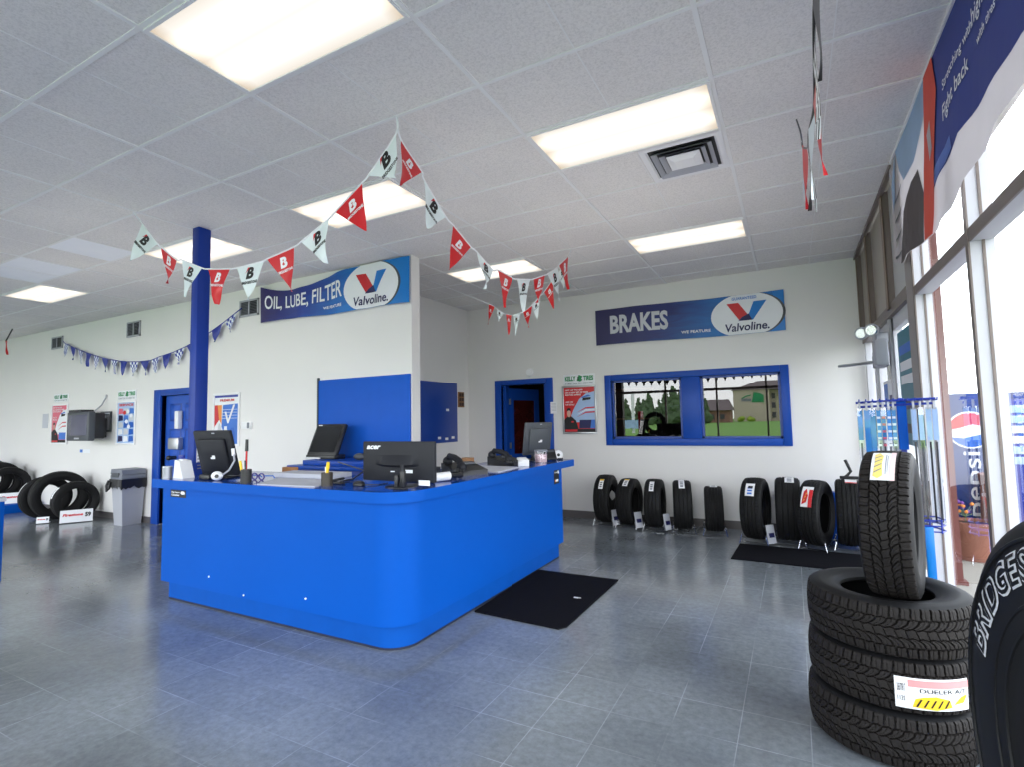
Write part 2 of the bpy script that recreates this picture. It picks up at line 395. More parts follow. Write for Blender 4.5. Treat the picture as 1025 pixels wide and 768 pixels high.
# ---- writing
_tc = {}
def text2d(s, bold=0.0, shear=0.0, spacing=1.0):
    k = (s, bold, shear, spacing)
    if k in _tc: return _tc[k]
    cu = bpy.data.curves.new('txt', 'FONT'); cu.body = s; cu.size = 1.0; cu.offset = bold; cu.shear = shear; cu.space_character = spacing
    cu.resolution_u = 3; cu.fill_mode = 'FRONT'
    ob = bpy.data.objects.new('txt', cu); col.objects.link(ob)
    dg = bpy.context.evaluated_depsgraph_get()
    me = bpy.data.meshes.new_from_object(ob.evaluated_get(dg), depsgraph=dg)
    vs = [(v.co.x, v.co.y) for v in me.vertices]; fs = [tuple(p.vertices) for p in me.polygons]
    bpy.data.objects.remove(ob); bpy.data.curves.remove(cu); bpy.data.meshes.remove(me)
    _tc[k] = (vs, fs); return _tc[k]
def text_fit(s, x0, x1, y0, y1, bold=0.0, shear=0.0, spacing=1.0):
    vs, fs = text2d(s, bold, shear, spacing)
    xs = [v[0] for v in vs]; ys = [v[1] for v in vs]
    a, b, c, d = min(xs), max(xs), min(ys), max(ys)
    return [((x - a) / (b - a) * (x1 - x0) + x0, (y - c) / (d - c) * (y1 - y0) + y0) for x, y in vs], fs
def text_h(s, x0, y0, h, bold=0.0, shear=0.0, wid=1.0, align=0.0):
    """text with cap height h, left (or aligned) at x0, baseline y0"""
    vs, fs = text2d(s, bold, shear)
    k = h / 0.69; w = max(v[0] for v in vs) * k * wid
    return [(x * k * wid + x0 - align * w, y * k + y0) for x, y in vs], fs

def tess(vs, fs, maxlen):
    b = bmesh.new(); bv = [b.verts.new((x, y, 0)) for x, y in vs]
    for f in fs:
        try: b.faces.new([bv[i] for i in f])
        except ValueError: pass
    bmesh.ops.triangulate(b, faces=list(b.faces))
    for _ in range(5):
        es = [e for e in b.edges if e.calc_length() > maxlen]
        if not es: break
        bmesh.ops.subdivide_edges(b, edges=es, cuts=1)
        bmesh.ops.triangulate(b, faces=[f for f in b.faces if len(f.verts) > 3])
    b.verts.index_update()
    r = ([(v.co.x, v.co.y) for v in b.verts], [tuple(v.index for v in f.verts) for f in b.faces]); b.free(); return r
def ell(cx, cy, a, b, n=40, clip=None):
    p = [(cx + a * math.cos(2 * PI * i / n), cy + b * math.sin(2 * PI * i / n)) for i in range(n)]
    if clip: p = [(x, min(max(y, clip[0]), clip[1])) for x, y in p]
    q = []
    for t in p:
        if not q or (abs(t[0] - q[-1][0]) + abs(t[1] - q[-1][1])) > 1e-6: q.append(t)
    return q
def rect(x0, x1, y0, y1): return [(x0, y0), (x1, y0), (x1, y1), (x0, y1)]

def art(name, shapes, fn, m, parent, off=0.002, maxlen=None, label=None):
    """flat print: shapes are polygons or (verts, faces) text, mapped by fn(u, v, off)"""
    if name == 'lettering' and len(shapes) > 1 and len(shapes) < 5:
        for s in shapes: o = art(name, [s], fn, m, parent, off, maxlen, label)
        return o
    mb = MB()
    for s in shapes:
        if isinstance(s, tuple): vs, fs = s
        else: vs, fs = list(s), [tuple(range(len(s)))]
        if maxlen and fs: vs, fs = tess(vs, fs, maxlen)
        mb.add([fn(u, v, off) for u, v in vs], fs)
    return mb.build(name, m, parent, label)

def plane_fn(o, ex, ey, n):
    o, ex, ey, n = Vector(o), Vector(ex), Vector(ey), Vector(n)
    return lambda u, v, off=0: o + ex * u + ey * v + n * off
def sheet(name, fn, w, h, nu, nv, m, parent=None, two=0.0):
    mb = MB(); vs = []; uv = []
    for j in range(nv + 1):
        for i in range(nu + 1):
            vs.append(fn(w * i / nu, h * j / nv, 0)); uv.append((i / nu, j / nv))
    mb.add(vs, [(j * (nu + 1) + i, j * (nu + 1) + i + 1, (j + 1) * (nu + 1) + i + 1, (j + 1) * (nu + 1) + i) for j in range(nv) for i in range(nu)], True)
    return mb.build(name, m, parent, uvs=uv, angle=3.0)

# ================================================================== SETTING
YB, YM, XR, YF, XL, XRET = 7.8, 4.81, 0.82, -2.5, -16.5, -5.03
def wall_x(name, x0, x1, y0, y1, z0, z1, holes, m):
    cuts = sorted(set([x0, x1] + [h[0] for h in holes] + [h[1] for h in holes])); mb = MB()
    for a, b in zip(cuts, cuts[1:]):
        hs = sorted((h[2], h[3]) for h in holes if h[0] <= a + 1e-6 and h[1] >= b - 1e-6); z = z0
        for p, q in hs:
            if p > z: mb.box(a, b, y0, y1, z, p)
            z = q
        if z < z1: mb.box(a, b, y0, y1, z, z1)
    return struct(mb.build(name, m))
mb = MB(); mb.box(XL - .2, 0.95, YF - .1, YB + .2, -0.12, 0.0); struct(mb.build('floor', FLOOR, origin=False))
wall_x('wall_back', XRET - .15, 0.95, YB, YB + .15, 0, H, [(-4.36, -3.51, 0, 2.12), (-2.42, -0.12, 1.22, 2.11)], WALL)
wall_x('wall_middle', XL, -3.87, YM, YM + .15, 0, H, [(-8.93, -7.95, 0, 2.03)], WALL)
struct(MB().box(XRET - .15, XRET, YM + .15, YB, 0, H).build('wall_return', WALL))
struct(MB().box(XL - .15, XL, YF, YM + .15, 0, H).build('wall_left', WALL))
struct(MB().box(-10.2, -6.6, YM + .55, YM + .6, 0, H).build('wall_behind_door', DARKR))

# ceiling with its grid of tees
mb = MB(); mb.box(XL - .1, 0.805, YF - .1, YB + .1, H, H + .05)
mb.m = 1
j0, j1 = int((YF - GY) / TS) - 1, int((YB - GY) / TS) + 1
i0, i1 = int((XL - GX) / TS) - 1, int((0.8 - GX) / TS) + 1
for j in range(j0, j1 + 1):
    y = GY + j * TS
    if YF < y < YB: mb.box(XL, 0.80, y - .012, y + .012, H - .006, H)
for i in range(i0, i1 + 1):
    x = GX + i * TS
    if XL < x < 0.79:
        w = .013 if i % 2 == 0 else .003
        mb.box(x - w, x + w, YF, YB, H - (.0065 if i % 2 == 0 else .002), H)
mb.m = 2
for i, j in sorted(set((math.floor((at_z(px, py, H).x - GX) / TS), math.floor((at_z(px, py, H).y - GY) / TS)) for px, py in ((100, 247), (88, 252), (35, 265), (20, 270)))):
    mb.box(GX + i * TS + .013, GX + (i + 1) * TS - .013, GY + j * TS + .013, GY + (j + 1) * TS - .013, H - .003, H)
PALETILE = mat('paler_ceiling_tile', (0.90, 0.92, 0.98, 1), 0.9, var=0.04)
struct(mb.build('ceiling', [CEIL, TBAR, PALETILE], origin=False))
struct(MB().box(0.775, 0.81, 4.97, YB, H - .035, H).build('trim_ceiling_edge', FRAMEB))
struct(MB().box(0.775, 0.815, YF, 4.97, H - .02, H).build('trim_ceiling_angle', TBAR))

# baseboards
struct(MB().box(XL, -9.14, YM - .012, YM, 0, .1).build('baseboard_middle', BASEB))
struct(MB().box(-7.75, -3.87, YM - .012, YM, 0, .1).build('baseboard_inner', BASEB))
struct(MB().box(-3.39, XR, YB - .012, YB, 0, .11).build('baseboard_back', BASEB))
struct(MB().box(XRET, XRET + .012, YM + .16, YB, 0, .11).build('baseboard_return', BASEB))

# inner doorway on the back wall, its open door, and the dark room beyond
mb = MB()
for a, b in ((-4.48, -4.36), (-3.51, -3.39)): mb.box(a, b, YB - .025, YB + .17, 0, 2.22, .008)
mb.box(-4.36, -3.51, YB - .025, YB + .17, 2.12, 2.22, .008)
mb.box(-4.30, -4.36, YB + .05, YB + .15, 0, 2.12); mb.box(-3.57, -3.51, YB + .05, YB + .15, 0, 2.12)
struct(mb.build('trim_doorway', TRIMB))
d = thing('door_1', None, None, (-4.30, YB + .16, 0), math.radians(74)); d['kind'] = 'structure'
def L4(o): return WM[o.name]
mb = MB(); W4 = L4(d)
for a in ((0, .13, 0, 2.08), (.68, .80, 0, 2.08), (.13, .68, 0, .95), (.13, .68, 1.88, 2.08)): mb.box(a[0], a[1], 0, .045, a[2], a[3], 0, W4)
mb.build('door_leaf', TRIMB, d)
mb = MB(); mb.box(.13, .68, .015, .03, .95, 1.88, 0, W4)
DRG = mat('dark_red_glass', rgb(60, 20, 20), 0.1, var=0.5, scale=3)
mb.build('door_glass', DRG, d)
mb = MB(); mb.cyl(W4 @ Vector((.74, -.05, 1.0)), W4 @ Vector((.74, .1, 1.0)), .025); mb.build('door_handle', CHROME, d)
mb = MB()
for z in (.35, 1.1, 1.85): mb.box(-.012, .03, -.012, .0, z - .05, z + .05, 0, W4)
mb.build('hinge', ALU, d)
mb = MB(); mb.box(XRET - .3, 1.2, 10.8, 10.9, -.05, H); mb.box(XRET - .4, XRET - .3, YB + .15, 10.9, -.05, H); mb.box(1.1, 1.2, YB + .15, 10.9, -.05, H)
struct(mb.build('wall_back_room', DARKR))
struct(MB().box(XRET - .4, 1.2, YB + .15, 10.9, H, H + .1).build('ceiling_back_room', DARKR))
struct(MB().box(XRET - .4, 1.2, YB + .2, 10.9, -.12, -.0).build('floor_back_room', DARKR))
sh = thing('storage_shelf', 'dark storage shelf in the unlit room seen through the open doorway', 'shelf', (-3.3, 9.9, 0))
mb = MB()
for x in (-4.4, -2.2):
    for y in (9.7, 10.1): MB().box(x - .02, x + .02, y - .02, y + .02, 0, 2.3).build('upright', BROWN, sh)
for z in (.4, .95, 1.5, 2.05): MB().box(-4.4, -2.2, 9.68, 10.12, z, z + .03).build('shelf_board', WOOD, sh)

# middle wall door with six panels
mb = MB()
mb.box(-9.12, -8.93, YM - .03, YM + .14, 0, 2.13, .008); mb.box(-7.95, -7.78, YM - .03, YM + .14, 0, 2.13, .008); mb.box(-8.93, -7.95, YM - .03, YM + .14, 2.03, 2.13, .008)
struct(mb.build('trim_panel_door', TRIMB))
d = thing('door_2', None, None, (-8.44, YM + .06, 0)); d['kind'] = 'structure'
mb = MB(); mb.box(-8.92, -7.96, YM + .06, YM + .1, .01, 2.03)
for x0, x1 in ((-8.80, -8.49), (-8.39, -8.08)):
    for z0, z1 in ((.2, .75), (.87, 1.5), (1.62, 1.9)):
        for k, e in ((0, .0), (1, .03), (2, .055)):
            mb.m = 1 if k == 0 else 0  # outer ring in darker blue paints groove shade around each panel
            mb.box(x0 + e, x1 - e, YM + .06 - (.004, .010, .016)[k], YM + .06, z0 + e, z1 - e, .003)
mb.build('door_leaf', [mat('door_mid_blue', rgb(40, 88, 186), 0.4, spec=.3), DBLUE], d)
mb = MB(); mb.box(-8.70, -8.42, YM - .03, YM + .055, 1.18, 1.36, .015); mb.build('lock_box', ALU, d)
mb = MB(); mb.box(-8.55, -8.45, YM - .02, YM + .05, 1.5, 1.78, .01); mb.build('door_tag', WHITE, d)
mb = MB(); mb.cyl((-8.6, YM + .05, 1.05), (-8.6, YM - .05, 1.05), .03); mb.sphere((-8.6, YM - .06, 1.05), .04, 12); mb.build('door_knob', BLACK, d)

# interior window of the back wall: blue casing and two reflective panes
mb = MB()
mb.box(-2.52, -2.42, YB - .03, YB + .12, 1.12, 2.2, .006); mb.box(-.12, -.015, YB - .03, YB + .12, 1.12, 2.2, .006)
mb.box(-2.42, -.12, YB - .03, YB + .12, 2.11, 2.2, .006); mb.box(-2.42, -.12, YB - .03, YB + .12, 1.12, 1.22, .006)
mb.box(-1.39, -1.13, YB - .012, YB + .12, 1.22, 2.11, .006)
struct(mb.build('trim_window_casing', TRIMB))
mb = MB()
for a, b in ((-2.42, -1.39), (-1.13, -.12)):
    for q in ((a, a + .03, 1.22, 2.11), (b - .03, b, 1.22, 2.11), (a, b, 1.22, 1.25), (a, b, 2.08, 2.11)): mb.box(q[0], q[1], YB + .03, YB + .1, q[2], q[3])
struct(mb.build('trim_window_sash', DBLUE))
for n, (a, b) in enumerate(((-2.40, -1.41), (-1.11, -.14))):
    struct(MB().quad((a, YB + .06, 1.24), (b, YB + .06, 1.24), (b, YB + .06, 2.09), (a, YB + .06, 2.09)).build('window_%d' % (n + 1), MIRG))

# storefront on the right: thin mullions, header, glass
wn = 3
ys = [-2.5, -1.86, -.55, .76, 2.07, 3.38, 4.70]
for a, b in zip(ys, ys[1:]):
    g = MB(); g.quad((.878, a, .1), (.878, b, .1), (.878, b, 2.38), (.878, a, 2.38)); g.quad((.878, a, 2.44), (.878, b, 2.44), (.878, b, H), (.878, a, H))
    o = struct(g.build('window_%d' % wn, GLASS)); wn += 1
    f = MB()
    f.box(.825, .922, b - .02, b + .02, 0, H); f.box(.83, .92, a, b, 2.375, 2.44); f.box(.83, .92, a, b, 0, .1); f.box(.83, .92, a, b, H - .05, H + .1)
    f.m = 1; f.box(.818, .826, b - .022, b + .022, 0, H); f.box(.822, .831, a, b, 2.375, 2.44)  # inner caps get the darker tone, their backlit shade put into the colour
    f.box(.872, .884, b - .026, b + .026, .1, H)
    f.build('window_frame', [FRAMEW, FRAMEB], o)
mb = MB(); mb.box(.83, .93, 4.73, 4.93, 0, H); mb.m = 1; mb.box(.818, .831, 4.72, 4.94, 0, H)
struct(mb.build('trim_door_post', [FRAMEW, mat('grey_brown_post', rgb(150, 142, 138), 0.5)]))
# entrance with opaque panels above it
hd = MB(); hd.box(.815, .93, 4.94, YB, 2.40, 2.50); struct(hd.build('trim_entrance_header', FRAMEB))
for k, (a, b) in enumerate(((4.94, 5.62), (5.72, 6.80), (6.9, 7.74))):
    struct(MB().box(.85, .88, a, b, 2.50, H).build('trim_transom_panel_%d' % (k + 1), TANP2 if k == 0 else TANP))
for k, (a, b) in enumerate(((5.62, 5.72), (6.80, 6.90), (7.74, 7.8))):
    q = MB(); q.box(.80, .93, a, b, 2.45, H); q.m = 1; q.box(.795, .806, a, b, 2.45, H)
    struct(q.build('trim_transom_post_%d' % (k + 1), [FRAMEB, MATS.get('tan_post') or mat('tan_post', rgb(132, 112, 96), .5, var=.3, scale=3)]))
for n, (a, b) in enumerate(((4.98, 5.92), (6.0, 6.94))):
    d = thing('door_%d' % (n + 3), None, None, (.875, (a + b) / 2, 0)); d['kind'] = 'structure'
    f = MB(); f.box(.85, .90, a, a + .09, .02, 2.40); f.box(.85, .90, b - .09, b, .02, 2.40); f.box(.85, .90, a, b, .02, .24); f.box(.85, .90, a, b, 2.28, 2.40)
    f.build('door_frame', FRAMEW, d)
    MB().quad((.875, a + .09, .24), (.875, b - .09, .24), (.875, b - .09, 2.28), (.875, a + .09, 2.28)).build('door_glass', GLASS, d)
    h = MB(); h.tube([(.85, a + .12, 1.0), (.81, a + .12, 1.0), (.81, b - .12, 1.0), (.85, b - .12, 1.0)], .014); h.build('push_bar', ALU, d)
f = MB()
for y in (5.92, 6.94, 7.68): f.box(.83, .93, y, y + .08, 0, 2.40)
f.box(.83, .93, 7.02, 7.7, 0, .1)
struct(f.build('trim_entrance_jamb', FRAMEW))
struct(MB().quad((.878, 7.02, .1), (.878, 7.68, .1), (.878, 7.68, 2.4), (.878, 7.02, 2.4)).build('window_%d' % wn, GLASS)); wn += 1

# storefront behind the camera (seen mirrored in the reflective panes)
xs = [XL, -14.9, -13.3, -11.7, -10.1, -8.5, -6.9, -5.3, -3.77, -2.14, -.68, .9]
for a, b in zip(xs, xs[1:]):
    g = MB(); g.quad((a, YF, .1), (b, YF, .1), (b, YF, 2.38), (a, YF, 2.38)); g.quad((a, YF, 2.46), (b, YF, 2.46), (b, YF, H), (a, YF, H))
    o = struct(g.build('window_%d' % wn, GLASS)); wn += 1
    f = MB(); f.box(a - .025, a + .025, YF - .05, YF + .05, 0, H); f.box(a, b, YF - .05, YF + .05, 2.38, 2.46); f.box(a, b, YF - .05, YF + .05, 0, .1); f.box(a, b, YF - .05, YF + .05, H - .06, H)
    f.build('window_frame', FRAMEB, o)
struct(MB().box(-5.42, -5.19, YF + .06, YF + .3, 0, H).build('trim_front_post', BROWN))
struct(MB().box(XL - .3, 1.4, YF - .3, YB + .3, H + .05, H + .4).build('ceiling_roof_deck', CONC))

# ================================================================== CEILING FIXTURES
def ceiling_light(i, j, label):
    x0, x1, y0, y1 = GX + i * TS + .012, GX + (i + 2) * TS - .012, GY + j * TS + .012, GY + (j + 1) * TS - .012
    t = thing('ceiling_light', label, 'ceiling light', ((x0 + x1) / 2, (y0 + y1) / 2, H - .02), 0, 'recessed ceiling light panels')
    f = MB()
    for q in ((x0, x1, y0, y0 + .018), (x0, x1, y1 - .018, y1), (x0, x0 + .018, y0 + .018, y1 - .018), (x1 - .018, x1, y0 + .018, y1 - .018)): f.box(q[0], q[1], q[2], q[3], H - .016, H - .001, 0)
    f.build('frame', TBAR, t)
    m = MB(); vs = []; uv = []
    for b in (0, 1):
        for a in (0, 1): vs.append((x0 + .018 + a * (x1 - x0 - .036), y0 + .018 + b * (y1 - y0 - .036), H - .008)); uv.append((a, b))
    m.add(vs, [(0, 2, 3, 1)]); m.build('diffuser', LIGHTM, t, uvs=uv)
ceiling_light(0, 0, 'big glowing ceiling light panel nearest the camera, cut by the top of the photo')
ceiling_light(2, 3, 'glowing ceiling light panel with the square air vent touching it')
ceiling_light(-2, 3, 'glowing ceiling light panel behind the peak of the red and white pennants')
ceiling_light(2, 7, 'small glowing ceiling light panel nearest the white and blue wording banner over the window')
ceiling_light(-6, 3, 'glowing ceiling light panel partly hidden by the top of the blue column')
ceiling_light(-12, 3, 'small glowing ceiling light panel farthest from the window wall, near the hung red scrap')
ceiling_light(-2, 7, 'small glowing ceiling light panel behind the lower swag of red and white pennants')

def diffuser():
    i, j = 3, 4
    x0, y0 = GX + i * TS, GY + j * TS; x1, y1 = x0 + TS, y0 + TS; cx, cy = (x0 + x1) / 2, (y0 + y1) / 2
    t = thing('air_vent', 'square stepped grey air vent set in the ceiling beside a light panel', 'air vent', (cx, cy, H - .06))
    def ring(m, r0, r1, z0, z1):
        p = [(-1, -1), (1, -1), (1, 1), (-1, 1)]
        vs = [(cx + a * r0, cy + b * r0, z0) for a, b in p] + [(cx + a * r1, cy + b * r1, z1) for a, b in p]
        m.add(vs, [(k, (k + 1) % 4, 4 + (k + 1) % 4, 4 + k) for k in range(4)])
        m.add([(v[0], v[1], v[2] + .004) for v in vs], [(4 + k, 4 + (k + 1) % 4, (k + 1) % 4, k) for k in range(4)])
    m = MB(); ring(m, .29, .25, H - .008, H - .012); ring(m, .25, .235, H - .012, H - .001); m.build('flange', WHITE, t)
    for r in (.215, .165): m = MB(); ring(m, r, r - .035, H - .03, H - .004); m.build('vane', LGREY, t)
    m = MB(); ring(m, .12, .07, H - .022, H - .045); m.add([(cx + a * .07, cy + b * .07, H - .045) for a, b in ((-1, -1), (1, -1), (1, 1), (-1, 1))], [(3, 2, 1, 0)])
    m.add([(cx + a * .12, cy + b * .12, H - .022) for a, b in ((-1, -1), (1, -1), (1, 1), (-1, 1))], [(0, 1, 2, 3)]); m.build('centre_plate', WHITE, t)
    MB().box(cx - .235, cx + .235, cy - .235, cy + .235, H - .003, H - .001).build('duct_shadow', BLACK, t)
diffuser()

# ================================================================== BLUE COLUMN
t = thing('column', 'square blue steel column rising from behind the counter to the ceiling', 'column', (-5.125, 3.09, 0))
MB().box(-5.178, -5.074, 3.03, 3.155, 0, H - .001, .006).build('shaft', mat('column_blue', rgb(16, 54, 146), 0.4, var=.05, spec=.3), t)
a, b = at_x(196.5, 447, -5.072), at_x(202, 463, -5.072)
fn = plane_fn((-5.074, 0, 0), (0, 1, 0), (0, 0, 1), (1, 0, 0))
n = art('notice_sticker', [rect(3.055, 3.145, b.z, a.z)], fn, PAPER, t, .003)
art('red_disc', [ell(3.10, a.z - .035, .02, .02, 16)], fn, REDP, n, .004)
art('lines', [rect(3.065, 3.135, a.z - .10 - k * .03, a.z - .09 - k * .03) for k in range(5)], fn, GREYP, n, .004)

# ================================================================== BANNERS ON THE WALLS
def logo(fn, x0, w, h, parent, ml=None, reg=True):
    """round badge with the two-colour V, between x0 and x0+w on a banner of height h"""
    cx, cy, a, b = x0 + w / 2, h * .48, w / 2, h * .56
    e = MB
    art('badge_shadow', [ell(cx + .02, cy, a + .012, b, 48, (0.002, h - .002))], fn, DGREY, parent, .004, ml)
    art('badge', [ell(cx, cy, a, b, 48, (0.002, h - .002))], fn, WPRINT, parent, .006, ml)
    vt, vb = h * .80, h * .34
    art('v_stroke_red', [[(cx - .24, vt), (cx - .09, vt), (cx + .035, vb + .06), (cx - .03, vb), (cx - .08, vb)]], fn, REDL, parent, .008, ml, 'red stroke of the V')
    art('v_stroke_blue', [[(cx + .1, vt), (cx + .26, vt), (cx + .085, vb), (cx - .02, vb), (cx + .03, vb + .07)]], fn, SKYV, parent, .008, ml, 'blue stroke of the V')
    art('v_overlap', [[(cx - .1, vb), (cx + .075, vb), (cx + .035, vb + .09), (cx - .05, vb + .05)]], fn, NPRINT, parent, .010, ml)
    art('lettering', [text_fit('Valvoline.', cx - .27, cx + .28, h * .08, h * .285, bold=.018, shear=.12)], fn, NPRINT, parent, .010, ml, 'navy lettering')
# over the middle wall
W1 = 2.63; Y1 = YM - .03
def fn1(u, v, off=0):
    x = -6.51 + u; k = max(0, min(1, u / W1))
    top = H - .015 - .19 * (math.sin(PI * min(1, k / .62)) if k < .62 else 0) * (1 - k) * .9 - .015 * (1 - k)
    bot = 2.965 - .035 * k + .01 * math.sin(k * 9)
    return Vector((x, Y1 - off - .012 * math.sin(k * 22 + v * 2) - .006 * math.sin(k * 47), bot + (top - bot) * (v / .55)))
t = thing('wall_banner', 'blue vinyl banner reading oil, lube, filter, sagging across the top of the middle wall', 'banner', (-5.2, Y1, 2.95), 0, 'long service banners')
sheet('vinyl_sheet', fn1, W1, .55, 60, 8, BANGR, t)
art('lettering', [text_fit('OIL, LUBE, FILTER', .11, 1.57, .17, .44, bold=.014)], fn1, WPRINT, t, .006, .08, 'white service wording')
art('lettering', [text_fit('WE FEATURE', 1.22, 1.56, .085, .125, bold=.02)], fn1, WPRINT, t, .006, .08)
logo(fn1, 1.60, .88, .55, t, .08)
art('edge_band', [[(2.42, .003), (2.625, .003), (2.625, .547), (2.38, .547), (2.45, .4), (2.47, .25)]], fn1, SKYV, t, .003, .08)
# over the interior window
def fn2(u, v, off=0):
    k = u / 2.61
    return Vector((-2.63 + u, YB - .02 - off - .006 * math.sin(k * 25 + v * 3), 2.672 - .02 * k + v * (1 + .0 * k) + .008 * math.sin(k * 7)))
t = thing('wall_banner', 'navy vinyl banner reading brakes, stretched flat above the interior window', 'banner', (-1.32, YB - .02, 2.66), 0, 'long service banners')
sheet('vinyl_sheet', fn2, 2.61, .545, 60, 8, BANNV, t)
art('lettering', [text_fit('BRAKES', .23, 1.10, .155, .44, bold=.035)], fn2, GPRINT, t, .006, .08, 'pale block lettering')
art('lettering', [text_fit('WE FEATURE', 1.28, 1.68, .075, .115, bold=.02)], fn2, WPRINT, t, .006, .08)
art('corner_band', [[(2.42, .003), (2.607, .003), (2.607, .54), (2.47, .54), (2.53, .3)]], fn2, SKYV, t, .003, .08)
logo(fn2, 1.69, .90, .545, t, .08)
art('lettering', [text_fit('GUARANTEED', 1.97, 2.28, .475, .515, bold=.02)], fn2, SKYV, t, .010, .08)

# ================================================================== BIG FABRIC BANNER ALONG THE STOREFRONT
FARY, LEN = 5.06, 4.2
def fn3(u, v, off=0):
    """u runs towards the camera from the far end, v from 0 (bottom) to 1 (top)"""
    y = FARY - u
    bot = 2.62 - .05 * math.sin(min(1, u / 1.7) * PI * .5) + (.06 if u > 1.9 else .06 * max(0, (u - 1.72) / .18)) + .02 * math.sin(u * 3)
    top = H - .003
    if u < .35: bot += .10 * (1 - u / .35)
    wave = (1 - v) ** 1.2 * (.018 * math.sin(u * 6.5 + .4) + .006 * math.sin(u * 15 + v * 3)) + .004 * math.sin(u * 5 + v * 4)
    return Vector((.80 - off - .012 + wave * .8 - .02 * (1 - v), y, bot + (top - bot) * v))
t = thing('fabric_banner', 'long blue fabric banner with white slogan hanging above the storefront glass', 'banner', (.76, 3, 2.6))
sheet('fabric', fn3, LEN, 1, 120, 14, BANG, t)
art('blue_field', [[(1.25, .17), (1.34, .26), (1.9, .27), (2.6, .2), (LEN, .16), (LEN, 1), (1.35, 1)]], fn3, BANB, t, .003, .12, 'royal blue field')
art('sky_patch', [[(.30, 1), (1.28, 1), (1.24, .8), (.9, .62), (.62, .6), (.45, .75)]], fn3, BANL, t, .005, .15)
art('sky_patch', [[(.08, .75), (.3, .98), (.2, .6), (.1, .5)]], fn3, BANL, t, .005, .15)
art('dark_patch', [[(.3, .0), (1.05, 0), (1.12, .3), (1.0, .52), (.82, .5), (.6, .36), (.42, .2)]], fn3, BAND, t, .006, .15, 'dark brown printed shape')
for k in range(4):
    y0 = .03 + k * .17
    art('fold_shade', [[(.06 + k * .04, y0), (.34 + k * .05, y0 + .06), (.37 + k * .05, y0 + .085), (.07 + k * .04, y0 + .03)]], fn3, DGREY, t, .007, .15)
art('red_stripe', [[(1.08, 0), (1.27, 0), (1.50, .5), (1.58, .75), (1.50, 1), (1.30, .98), (1.22, .72), (1.14, .45)]], fn3, BANO, t, .008, .12, 'orange red vertical stripe')
art('badge_patch', [[(1.28, .62), (1.40, .66), (1.42, .48), (1.31, .44)]], fn3, BANG, t, .010, .12)
art('highlight_patch', [[(1.34, .26), (1.8, .275), (1.78, .36), (1.37, .34)]], fn3, MIDV, t, .006, .15)
s = .875
art('lettering', [text_h('Fight back', 1.68, .50, .085, bold=.012, wid=.80)], fn3, WPRINT, t, .008, .06, 'white slogan lettering')
art('lettering', [text_h('with tires that save fuel.', 2.22, .515, .05, bold=.012, wid=.9)], fn3, WPRINT, t, .008, .06, 'white slogan lettering')
art('lettering', [text_h('Stretching with', 1.70, .66, .055, bold=.01, wid=.95)], fn3, WPRINT, t, .008, .06, 'white slogan lettering')
art('lettering', [text_h('high winds', 2.16, .66, .09, bold=.01, wid=.8)], fn3, WPRINT, t, .008, .06, 'white slogan lettering')

# ================================================================== PENNANT STRINGS
def pennant(parent, A, B, C, m, curl=0.0, mark=None, seed=0):
    A, B, C = Vector(A), Vector(B), Vector(C)
    n = (B - A).cross(C - A).normalized()
    if n.dot(CAM - A) < 0: n = -n
    w = (B - A).length; M0 = (A + B) / 2; hgt = (C - M0).length
    ex = (B - A).normalized(); dn = (C - M0) / hgt
    ph = seed * 1.7
    def P(u, v, off=0):
        q = A.lerp(B, u).lerp(C, v)
        return q + n * (off + curl * v * v * math.cos(ph) + curl * .6 * math.sin(v * 4 + ph + u * 2) * v)
    mb = MB(); vs = []; uv = []; N = 10
    for j in range(N + 1):
        for i in range(5): vs.append(P(i / 4, j / N * .985)); uv.append((i / 4, j / N))
    mb.add(vs, [(j * 5 + i, j * 5 + i + 1, j * 5 + i + 6, j * 5 + i + 5) for j in range(N) for i in range(4)], True)
    o = mb.build('pennant', m, parent, uvs=uv, angle=3)
    if mark:
        def F(s, tt, off=0):   # s across, tt up from the middle of the emblem, in pennant widths
            v = .26 - tt * w / hgt; u = .5 + s / max(.15, 1 - v)
            return P(u, v, off)
        if mark == 'red':
            art('emblem', [text_fit('B', -.14, .14, -.12, .16, bold=.05, shear=.25), text_fit('BRIDGESTONE', -.26, .26, -.24, -.17, bold=.04)], F, WPRINT, o, .002)
            art('emblem_cut', [[(-.05, -.02), (.05, .05), (-.01, -.07)]], F, REDV, o, .003)
        else:
            art('emblem', [text_fit('B', -.13, .15, -.12, .16, bold=.05, shear=.25), text_fit('BRIDGESTONE', -.25, .25, -.24, -.17, bold=.04)], F, KPRINT, o, .002)
            art('emblem_flash', [[(-.14, .02), (.01, .16), (-.07, .16)], ], F, REDL, o, .003, label='red flash beside the letter')
    return o
def catenary(pts, r, parent, m):
    q = []
    pts = [Vector(p) for p in pts]
    for k in range(len(pts) - 1):
        p0, p1, p2, p3 = pts[max(k - 1, 0)], pts[k], pts[k + 1], pts[min(k + 2, len(pts) - 1)]
        for s in range(4):
            t = s / 4
            q.append(.5 * (2 * p1 + (p2 - p0) * t + (2 * p0 - 5 * p1 + 4 * p2 - p3) * t * t + (3 * p1 - p0 - 3 * p2 + p3) * t ** 3))
    q.append(pts[-1]); return MB().tube(q, r, 6).build('cord', m, parent)

